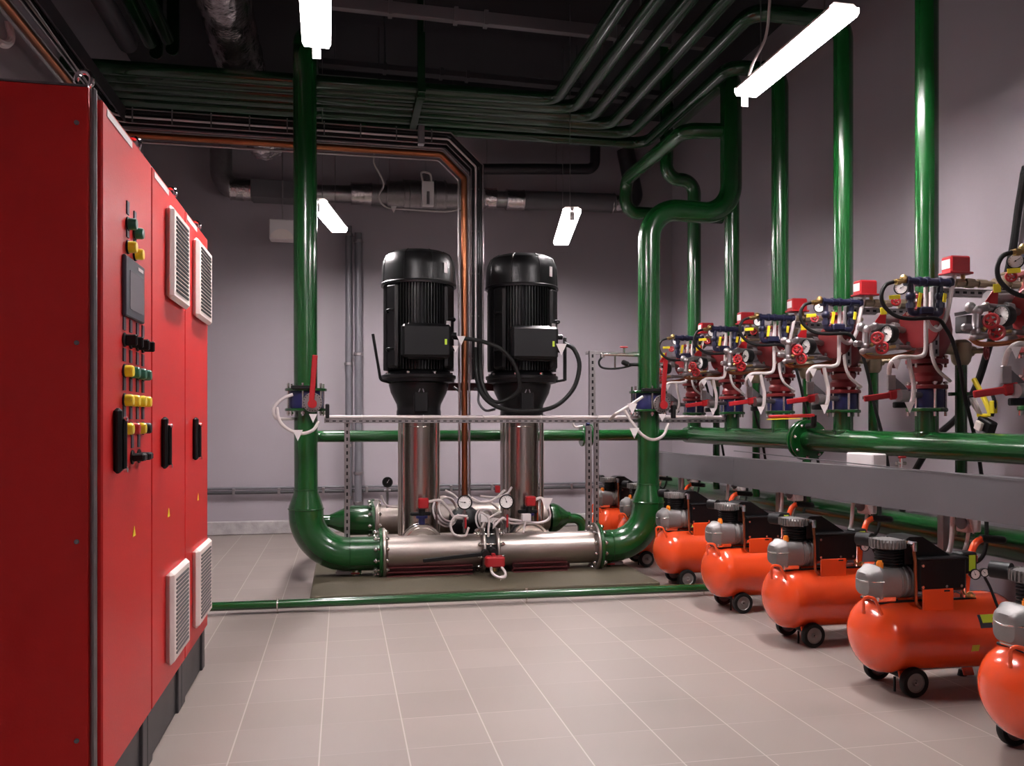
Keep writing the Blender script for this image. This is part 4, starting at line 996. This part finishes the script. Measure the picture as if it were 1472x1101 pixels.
    sb = MB().box(c, (.125, .085, .10), bev=.008).box(c+Vector((0, 0, -.045)), (.15, .10, .012), bev=.003).build('pressure_switch', 'red', t)
    MB().box(c+Vector((-.0635, 0, .005)), (.002, .065, .05)).box(c+Vector((-.02, -.0435, .005)), (.0, .0, .0)).build('switch_label', 'white', sb)
    MB().cyl(c+Vector((.045, 0, -.05)), Vector((c.x+.045, c.y, a.z)), .012, seg=10).build('switch_stem', 'brass', t)
    # pale conduits
    hose('conduit', [L(*p) for p in ((1372, 396, dy), (1368, 416, dy-.01), (1364, 437, dy-.02), (1359, 458, dy-.01), (1348, 474, dy), (1336, 468, dy), (1331, 452, dy), (1331, 430, dy+.02))], .0125, 'conduit', parent=t)
    hose('conduit', [L(*p) for p in ((1331, 413, dy+.03), (1331, 440, dy+.02), (1331, 475, dy), (1330, 506, dy), (1320, 513, dy), (1305, 513, dy), (1290, 514, dy), (1280, 523, dy), (1278, 537, dy+.05))], .0125, 'conduit', parent=t)
    hose('conduit', [L(*p) for p in ((1306, 515, dy), (1309, 532, dy), (1313, 552, dy), (1312, 574, dy), (1306, 584, dy+.02))], .0125, 'conduit', parent=t)
    tri_tags([(L(1308, 578, dy-.03), .055), (L(1289, 517, dy-.03), .05)], t)
    hose('conduit', [L(*p) for p in ((1338, 420, dy+.06), (1338, 470, dy+.05), (1339, 505, dy+.04), (1347, 530, dy+.03), (1366, 548, dy+.06))], .010, 'conduit', parent=t)
    # yellow tags
    for px, py, w_, h_ in ((1322, 431, .022, .08), (1286, 427, .07, .022), (1358, 428, .022, .05), (1247, 506, .06, .022), (1270, 447, .04, .04)):
        MB().box(L(px, py, dy-.03 if px > 1275 else -.12), (w_, .006, h_), 0, Matrix.Rotation(.15 if w_ < .03 else -.1, 3, 'Y'), bev=.002).build('yellow_tag', 'yellow', t)
    # perforated bracket
    mb = MB(); q0, q1 = L(1343, 512, -.15), L(1343, 412, -.15); q1.x = q0.x; strut_box(mb, q0, q1, .04, .035, (0, -1, 0), True, .05)
    q2, q3 = L(1345, 420, -.10), Vector((.62, -.10, L(1345, 420, -.10).z)); strut_box(mb, q2, q3, .045, .04, (0, -1, 0), True, .05)
    mb.build('perforated_bracket', ['galv', 'blackp'], t)
    mb = MB(); mb.box((.36, -.05, 1.93), (.34, .12, .02), 0, Matrix.Rotation(-.18, 3, 'Y')); mb.box((.40, -.02, 1.84), (.38, .10, .10), bev=.006); mb.build('retard_chamber', 'tray', t)
    # gauges
    gauge(t, L(1275, 480, -.12), (-1, -.12, 0), .05, dep=.045, needle=2.6, name='pressure_gauge')
    gauge(t, L(1295, 414, -.06), (-.65, -.75, 0), .036, dep=.03, needle=.6, name='pressure_gauge')
    g0 = L(1275, 480, -.12)
    # trim pipework (grey malleable fittings)
    mb = MB()
    def pp(pts, r, fit=True):
        q_ = [L(*p) if len(p) == 3 and abs(p[0]) > 50 else Vector(p) for p in pts]
        mb.tube(fillet(q_, .012), r, 12)
        if fit:
            for i, v in enumerate(q_): mb.ball(v, r*1.3, 12)
    pp([(1276, 498, -.12), (1276, 482, -.10), (1262, 482, -.10)], .013)
    pp([(1244, 498, -.12), (1245, 474, -.12), (1258, 469, -.08), (1286, 471, -.06), (1308, 478, -.03)], .018)
    pp([(1240, 505, -.14), (1262, 503, -.12), (1290, 499, -.1), (1312, 500, -.06)], .014)
    pp([(1264, 460, -.02), (1290, 459, 0), (1312, 466, 0)], .03, False)
    pp([(1238, 470, -.1), (1246, 474, -.12)], .02)
    mb.cyl(L(1262, 459, -.02), L(1270, 459, -.02), .038, seg=8); mb.cyl(L(1282, 470, -.06), L(1290, 471, -.06), .028, seg=8)
    mb.box(L(1233, 494, -.12), (.05, .035, .035), bev=.01)
    mb.build('trim_pipework', 'galv', t)
    mb = MB(); mb.tube(catmull([L(1238, 506, -.12), L(1248, 513, -.12), L(1272, 513, -.10), L(1296, 510, -.08), L(1312, 506, -.05)], 5), .012, 10); mb.build('bronze_pipe', 'copper', t)
    mb = MB(); mb.tube([L(1252, 497, -.14), L(1261, 488, -.14)], .011, 8); mb.tube([L(1270, 500, -.14), L(1286, 498, -.12)], .010, 8); mb.build('brass_stem', 'brass', t)
    handwheel(t, L(1261, 486, -.16), (-.75, -.6, .1), .030, 'red', r=.008, spokes=5)
    handwheel(t, L(1268, 500, -.16), (-.75, -.6, .1), .030, 'red', r=.008, spokes=5)
    handwheel(t, L(1288, 433, -.10), (-.4, -.9, .2), .022, 'red', r=.006, spokes=5)
    mb = MB(); mb.prism([(-.02, 0), (.05, .09), (.045, -.03), (.0, -.06)], L(1263, 462, -.06), (1, 0, 0), (0, 0, 1), (0, 1, 0), .004); mb.build('red_flag', 'red', t)
    # drain angle valve towards the wall
    MB().lathe([(.035, 0), (.05, .02), (.06, .07), (.055, .13), (.03, .15)], (.23, 0, 1.60), (0, 0, 1), 20).cyl((.23, 0, 1.69), (.05, 0, 1.70), .032, seg=14).cyl((.23, 0, 1.70), (.30, -.02, 1.68), .03, seg=12).cyl((.26, -.05, 1.68), (.31, -.10, 1.68), .016, seg=10).build('drain_valve', 'bronze', t)
    handwheel(t, Vector((.315, -.10, 1.675)), (.6, -.8, 0), .042, 'red_valve', r=.008, spokes=4)
    MB().cyl((.23, 0, .60), (.23, 0, 1.60), .033, seg=18).lathe([(.033, 0), (.07, 0), (.07, .02), (.033, .02)], (.23, 0, 1.42), (0, 0, 1), 20).torus((.23, 0, 1.2), (0, 0, 1), .036, .005, n=20, seg=6).build('drain_pipe', 'green', t)
    return t
place = ['nearest, partly cut off by the right edge of the view', 'second from the right edge, at the broadest green riser', 'third from the right edge, under the hanging lamp end', 'fourth from the right edge, above the valve with the yellow strip', 'fifth from the right edge, next to the back corner one', 'farthest, partly hidden behind the right thick riser']
st = station()
for i, y in enumerate(stY):
    lb = 'sprinkler alarm valve station, '+place[i]
    if i == 1: st['label'] = lb; st.location = (3.35, y, 0)
    else: dup_tree(st, (3.35, y, 0), 0, lb)

# ================================================================== COMPRESSORS
def LC(px, py, dy): return P(px, py, Y=3.54+dy)-Vector((2.80, 3.54, 0))
def compressor():
    t = thing('air_compressor', '', 'compressor', (0, 0, 0), 'orange-red wheeled air compressors along the right wall')
    ZT, R = .262, .178; HX = .425
    prof = [(0, -HX)]
    for k in range(1, 13):
        a = k/12*PI/2; prof.append((R*math.sin(a), -HX+.125*(1-math.cos(a))))
    prof += [(R*1.006, -HX+.13), (R*1.006, -HX+.155), (R, -HX+.158)]
    prof += [(r, -h) for r, h in reversed(prof)]
    MB().lathe(prof, (0, 0, ZT), (1, 0, 0), 56).build('tank', 'orange', t)
    # wheels
    for sy in (-1, 1):
        c = Vector((-.215, sy*.135, .068))
        w_ = MB().lathe([(.045, -.016), (.064, -.018), (.068, -.012), (.068, .012), (.064, .018), (.045, .016)], c, (0, 1, 0), 32).build('wheel', 'rubber', t)
        MB().lathe([(0, -.012), (.012, -.022), (.016, -.010), (.042, -.008), (.05, -.016), (.052, 0), (.05, .016), (.042, .008), (.016, .010), (.012, .022), (0, .012)], c, (0, 1, 0), 28).build('hub', 'alu', w_)
        MB().box((-.235, sy*.085, .10), (.05, .012, .07), 0, Matrix.Rotation(sy*.35, 3, 'X'), bev=.004).build('wheel_bracket', 'orange', t)
    MB().cyl((-.215, -.15, .068), (-.215, .15, .068), .009, seg=10).box((-.215, 0, .075), (.03, .2, .015), bev=.003).box((-.26, -.06, .04), (.008, .008, .07)).build('axle', 'blackp', t)
    for sy in (-1, 1):
        MB().box((.24, sy*.08, .07), (.06, .012, .12), 0, Matrix.Rotation(-sy*.4, 3, 'X'), bev=.004).build('rear_foot', 'orange', t)
        MB().cyl((.24, sy*.105, 0), (.24, sy*.105, .03), .022, .016, seg=14).build('rubber_foot', 'rubber', t)
    # front loop handle
    MB().tube(fillet([LC(1242, 882, -.10), LC(1241, 857, -.11), LC(1257, 860, -.12), LC(1268, 884, -.13)], .022), .0075, 10).build('lift_handle', 'orange', t)
    # platform
    MB().box((-.09, 0, .425), (.52, .15, .012), bev=.003).box((-.26, 0, .42), (.02, .14, .04)).box((.13, 0, .42), (.02, .14, .04)).build('platform', 'blackp', t)
    # crankcase: domed cast cover to the left
    MB().loft([(-.405, -.02, .51, .035, .035), (-.403, -.02, .51, .052, .05), (-.39, -.02, .512, .066, .062), (-.36, -.02, .515, .078, .074), (-.353, -.02, .515, .086, .082), (-.343, -.02, .515, .086, .082), (-.341, -.02, .515, .079, .075), (-.25, -.02, .515, .079, .075)], 32).build('crankcase', 'alu', t)
    MB().tube(catmull([(-.385, .048, .528), (-.403, .02, .524), (-.4075, -.02, .52), (-.403, -.06, .524), (-.378, -.092, .528), (-.345, -.104, .53)], 4), .004, 8).box((-.315, -.02, .445), (.1, .13, .03), bev=.006).build('crankcase_rib', 'zinc', t)
    mb = MB().cyl((-.25, -.02, .515), (-.15, -.02, .515), .075, seg=28)
    for k in range(4): mb.torus((-.24+.025*k, -.02, .515), (1, 0, 0), .076, .004, n=28, seg=6)
    mb.build('motor_shell', 'alu', t)
    MB().cyl((-.335, -.055, .585), (-.335, -.055, .612), .016, seg=12).cyl((-.335, -.055, .612), (-.335, -.055, .62), .012, seg=10).build('oil_cap', 'orangep', t)
    # cylinder with fins and silver head
    mb = MB().cyl((-.255, -.01, .58), (-.255, -.01, .67), .048, seg=24)
    for k in range(6): mb.disc((-.255, -.01, .59+.014*k), (0, 0, 1), .064, .006, 24)
    mb.build('cylinder', 'black', t)
    mb = MB().lathe([(.0, 0), (.068, 0), (.075, .012), (.075, .03), (.066, .042), (0, .046)], (-.262, -.01, .672), (0, 0, 1), 28)
    for k in range(30):
        a = 2*PI*k/30; mb.box((-.262+.076*math.cos(a), -.01+.076*math.sin(a), .696), (.014, .006, .040), 0, Matrix.Rotation(a, 3, 'Z'))
    mb.build('cylinder_head', 'alu', t)
    MB().cyl((-.30, .055, .70), (-.33, .12, .70), .033, seg=18).build('air_filter', 'blackp', t)
    # black shroud with slanted top
    MB().prism([(-.215, .60), (-.215, .715), (-.19, .728), (-.12, .728), (.03, .635), (.10, .625), (.12, .60)], (0, -.07, 0), (1, 0, 0), (0, 0, 1), (0, 1, 0), .14).build('fan_cowl', 'black', t)
    MB().box((-.045, -.02, .555), (.26, .19, .155), bev=.012).box((-.045, -.02, .628), (.27, .2, .016), bev=.006).build('motor_cover', 'black', t)
    mb = MB()
    for x, z in ((-.155, .60), (-.155, .50), (-.03, .50), (.05, .50)): mb.cyl((x, -.114, z), (x, -.122, z), .007, seg=10)
    mb.build('screw', 'zinc', t)
    MB().box((-.075, -.118, .435), (.165, .008, .11), bev=.003).box((-.075, -.06, .385), (.165, .12, .008)).build('front_bracket', 'orange', t)
    MB().box((-.03, -.1225, .48), (.03, .002, .008)).build('bracket_slot', 'blackp', t)
    # copper discharge pipe
    MB().tube(fillet([(-.20, -.05, .705), (-.20, -.11, .70), (-.20, -.125, .62), (-.195, -.125, .43), (-.16, -.11, .40)], .03), .0075, 10).build('discharge_pipe', 'copper', t)
    MB().cyl((-.20, -.085, .703), (-.20, -.125, .703), .013, seg=6).cyl((-.20, -.122, .71), (-.20, -.124, .67), .012, seg=8).build('pipe_nut', 'chrome', t)
    # pressure switch, gauges, knobs
    ps = MB().box((.115, -.06, .60), (.085, .075, .10), bev=.008).build('pressure_switch', 'blackp', t)
    MB().box((.125, -.099, .60), (.035, .002, .075)).build('warning_sticker', 'lime', ps)
    MB().cyl((.165, -.06, .60), (.165, -.06, .63), .018, seg=14).build('switch_knob', 'red', t)
    MB().cyl((.10, -.06, .55), (.22, -.06, .545), .010, seg=10).cyl((.11, -.06, .56), (.11, -.06, .43), .012, seg=10).cyl((.22, -.06, .545), (.27, -.05, .56), .008, seg=8).box((.16, -.06, .545), (.04, .03, .03), bev=.005).build('manifold', 'zinc', t)
    gauge(t, (.135, -.105, .548), (-.25, -1, 0), .024, dep=.02, needle=2.0)
    gauge(t, (.195, -.095, .552), (-.25, -1, 0), .020, dep=.02, needle=2.4)
    MB().ball((.075, -.08, .548), .013, 12).build('relief_knob', 'yelbtn', t)
    MB().box((.06, -.03, .47), (.03, .02, .12), 0, Matrix.Rotation(.5, 3, 'Y'), bev=.004).build('post', 'orange', t)
    MB().cyl((.10, -.05, .44), (.15, -.09, .44), .010, seg=8).ball((.135, -.075, .445), .016, 10).tube(catmull([(.03, -.09, .50), (.06, -.10, .49), (.10, -.08, .45)], 4), .005, 6).build('tank_valve', 'brass', t)
    hose('gauge_hose', [(.20, -.09, .53), (.215, -.11, .48), (.22, -.155, .39), (.235, -.19, .31), (.25, -.2, .24), (.26, -.19, .20)], .0065, 'rubber', parent=t)
    # carrying handle: orange tube with black grip
    MB().tube(fillet([(.17, .0, .43), (.185, 0, .58), (.225, 0, .68), (.27, 0, .70)], .06), .017, 12).build('push_handle', 'orange', t)
    MB().cyl((.255, 0, .70), (.38, 0, .688), .019, seg=16).ball((.38, 0, .688), .019, 12).build('grip', 'blackp', t)
    # stickers on the tank
    def patch(x0, x1, a0, a1, mt, nm, rr=R+.001):
        MB().lathe([(rr, x0), (rr, x1)], (0, 0, ZT), (1, 0, 0), 6, a0=a0, a1=a1).build(nm, mt, t)
    # angle 0 = local x of frame((1,0,0)) = Z x X = +Y ; pi = -Y side ; pi/2 = up
    patch(.11, .175, PI-.62, PI-.27, 'bezel', 'data_plate'); patch(.125, .205, PI-.62, PI-.40, 'lime', 'warning_sticker', R+.002); patch(.06, .10, PI+.15, PI+.33, 'yellow', 'small_sticker')
    return t
cY = [2.69, 3.54, 4.40, 5.24, 6.10, 7.02, 7.80]
cl = ['nearest, cut off by the right edge of the view', 'second nearest, the whole tank in view with a lime sticker', 'third nearest, in the middle of the row', 'fourth nearest, beside the end of the thin floor pipe', 'fifth nearest, right of the big green elbow', 'sixth nearest, partly behind the big green elbow', 'farthest, seen left of the right green riser']
sl = ['nearest, behind the cut-off compressor at the right edge', 'above the gauges of the second nearest compressor', 'between the second and third nearest compressors', 'above the handle of the fourth nearest compressor', 'above the handle of the fifth nearest compressor', 'just right of the right thick riser', 'farthest, hidden mostly by the right thick riser']
cp = compressor()
rng = random.Random(5)
for i, y in enumerate(cY):
    lb = 'orange-red wheeled air compressor, '+cl[i]
    if i == 1: cp['label'] = lb; cp.location = (2.80, y, 0)
    else: dup_tree(cp, (2.80+rng.uniform(-.01, .01), y, 0), rng.uniform(-.02, .02), lb)
    # socket box with conduit behind the trunking
    s = thing('socket_box', 'pale socket box under the trunking, '+sl[i], 'socket', (3.2, y+.25, .69), 'socket boxes under the trunking')
    yy = y+.25
    MB().box((3.2, yy, .745), (.09, .08, .10), bev=.006).prism([(0, .0), (.045, 0), (.045, -.1)], (3.15, yy-.045, .79), (1, 0, 0), (0, 0, 1), (0, 1, 0), .012).build('box', 'white', s)
    MB().disc((3.148, yy-.01, .745), (-1, -.2, 0), .034, .012, 18).build('socket_ring', 'greyp', s)
    hose('conduit', [(3.09, yy-.02, .80), (3.085, yy-.02, .70), (3.075, yy-.02, .62), (3.02, yy-.05, .57)], .012, 'conduit', parent=s)
    hose('conduit', [(3.2, yy, .70), (3.19, yy, .64), (3.15, yy-.02, .59), (3.08, yy-.06, .57)], .010, 'conduit', parent=s)
    hose('air_hose', [(3.02, yy-.07, .56), (3.06, yy-.12, .55), (3.14, yy-.14, .57), (3.2, yy-.12, .64), (3.22, yy-.1, .8)], .010, 'rubber', parent=s)

# ================================================================== SMALL THINGS ON THE RIGHT
hose('supply_cable', [Vector((3.88, P(1480, 190, X=3.88).y, ZC)), P(1480, 190, X=3.88), P(1472, 250, X=3.88), P(1464, 300, X=3.88), P(1456, 356, X=3.88), P(1440, 430, X=3.88), P(1421, 500, X=3.88), P(1402, 558, X=3.86), P(1378, 598, X=3.84), P(1344, 630, X=3.82), P(1318, 672, X=3.84), P(1300, 705, X=3.88), P(1296, 760, X=3.88)], .022, 'blackp',
     'thick black cable coming down the right wall past the white gauge at the right edge')
t = thing('cable_bundle', 'tangle of pale and yellow wires with a taped plug hanging below the nearest red lever', 'cable', tuple(P(1412, 618, X=3.5)))
X = 3.50
for k in range(5):
    hose('wire', [P(1394+2*k, 572, X=X), P(1399+2*k, 585, X=X-.01*k), P(1408+k, 598, X=X)], .004, 'conduit', parent=t)
hose('wire', [P(1400, 545, X=X), P(1408, 560, X=X), P(1418, 580, X=X), P(1425, 598, X=X)], .014, 'yellow', parent=t)
hose('wire', [P(1424, 560, X=X), P(1430, 580, X=X), P(1426, 598, X=X)], .010, 'blackp', parent=t)
MB().box(P(1415, 597, X=X), (.03, .09, .02), bev=.005).box(P(1428, 585, X=X), (.03, .03, .07), bev=.004).build('yellow_tape', 'yellow', t)
MB().box(P(1418, 611, X=X), (.05, .11, .07), 0, Matrix.Rotation(.4, 3, 'X'), bev=.008).build('plug', 'blackp', t)
MB().box(P(1407, 612, X=X-.04), (.02, .05, .05), 0, Matrix.Rotation(.4, 3, 'X'), bev=.004).build('plug_label', 'cream', t)
# thin rack left of the right riser
t = thing('test_rack', 'thin pipe rack with a red handwheel and black hose loop left of the right riser', 'pipe rack', tuple(P(880, 530, Y=6.75)))
Y = 6.76
MB().cyl(P(864, 509, Y=Y), P(925, 511, Y=Y), .014, seg=12).cyl(P(866, 509, Y=Y), P(866, 514, Y=Y), .02, seg=8).cyl(P(884, 509, Y=Y), P(884, 530, Y=Y), .008, seg=8).cyl(P(897, 511, Y=Y), P(897, 500, Y=Y), .009, seg=8).build('pipe', 'zinc', t)
handwheel(t, P(897, 499, Y=Y), (0, -.15, 1), .03, 'red', r=.006)
hose('hose', [P(867, 511, Y=Y), P(861, 520, Y=Y), P(865, 528, Y=Y), P(880, 530, Y=Y), P(897, 528, Y=Y), P(915, 523, Y=Y)], .009, 'rubber', parent=t)
MB().box(P(899, 522, Y=Y-.02), (.07, .04, .04), 0, Matrix.Rotation(.4, 3, 'Y'), bev=.01).cyl(P(905, 524, Y=Y-.02), P(918, 524, Y=Y-.02), .015, seg=10).build('valve', 'blackp', t)
# little valve on the cross header by the frame leg
c = P(847, 628, Y=7.55)
t = thing('inline_valve', 'small blue and green flanged valve on the cross header beside the frame leg', 'valve', (c.x, 7.62, 1.05))
for dx in (-.04, .04): MB().disc((c.x+dx-.01, 7.62, ZH), (1, 0, 0), .105, .02, 24).build('flange', 'green', t)
MB().cyl((c.x-.04, 7.62, ZH), (c.x+.03, 7.62, ZH), .07, seg=24).cyl((c.x-.01, 7.62, ZH), (c.x-.01, 7.55, ZH+.12), .02, seg=10).build('body', 'bluev', t)
hose('conduit', [P(838, 612, Y=7.4), P(828, 614, Y=7.4), P(824, 609, Y=7.4), P(827, 604, Y=7.4)], .009, 'conduit', parent=t)
# red beam section behind pumps at shoulder height and its grey leads
o = MB().box((1.1, 7.42, P(680, 556, Y=7.42).z), (.62, .04, .07), bev=.004).build('steel_beam', 'darkred'); tag(o, 'dark red beam end between the two pump lanterns', 'beam')
hose('grey_lead', [P(682, 558, Y=7.3), P(688, 562, Y=7.3), P(688, 578, Y=7.3), P(698, 590, Y=7.25), P(712, 588, Y=7.2)], .011, 'greyp', 'thin grey lead curving to the lantern of the right pump')
hose('grey_lead', [P(652, 556, Y=7.3), P(662, 566, Y=7.3), P(664, 590, Y=7.3)], .011, 'greyp', 'thin grey lead beside the copper pipe near the left pump')
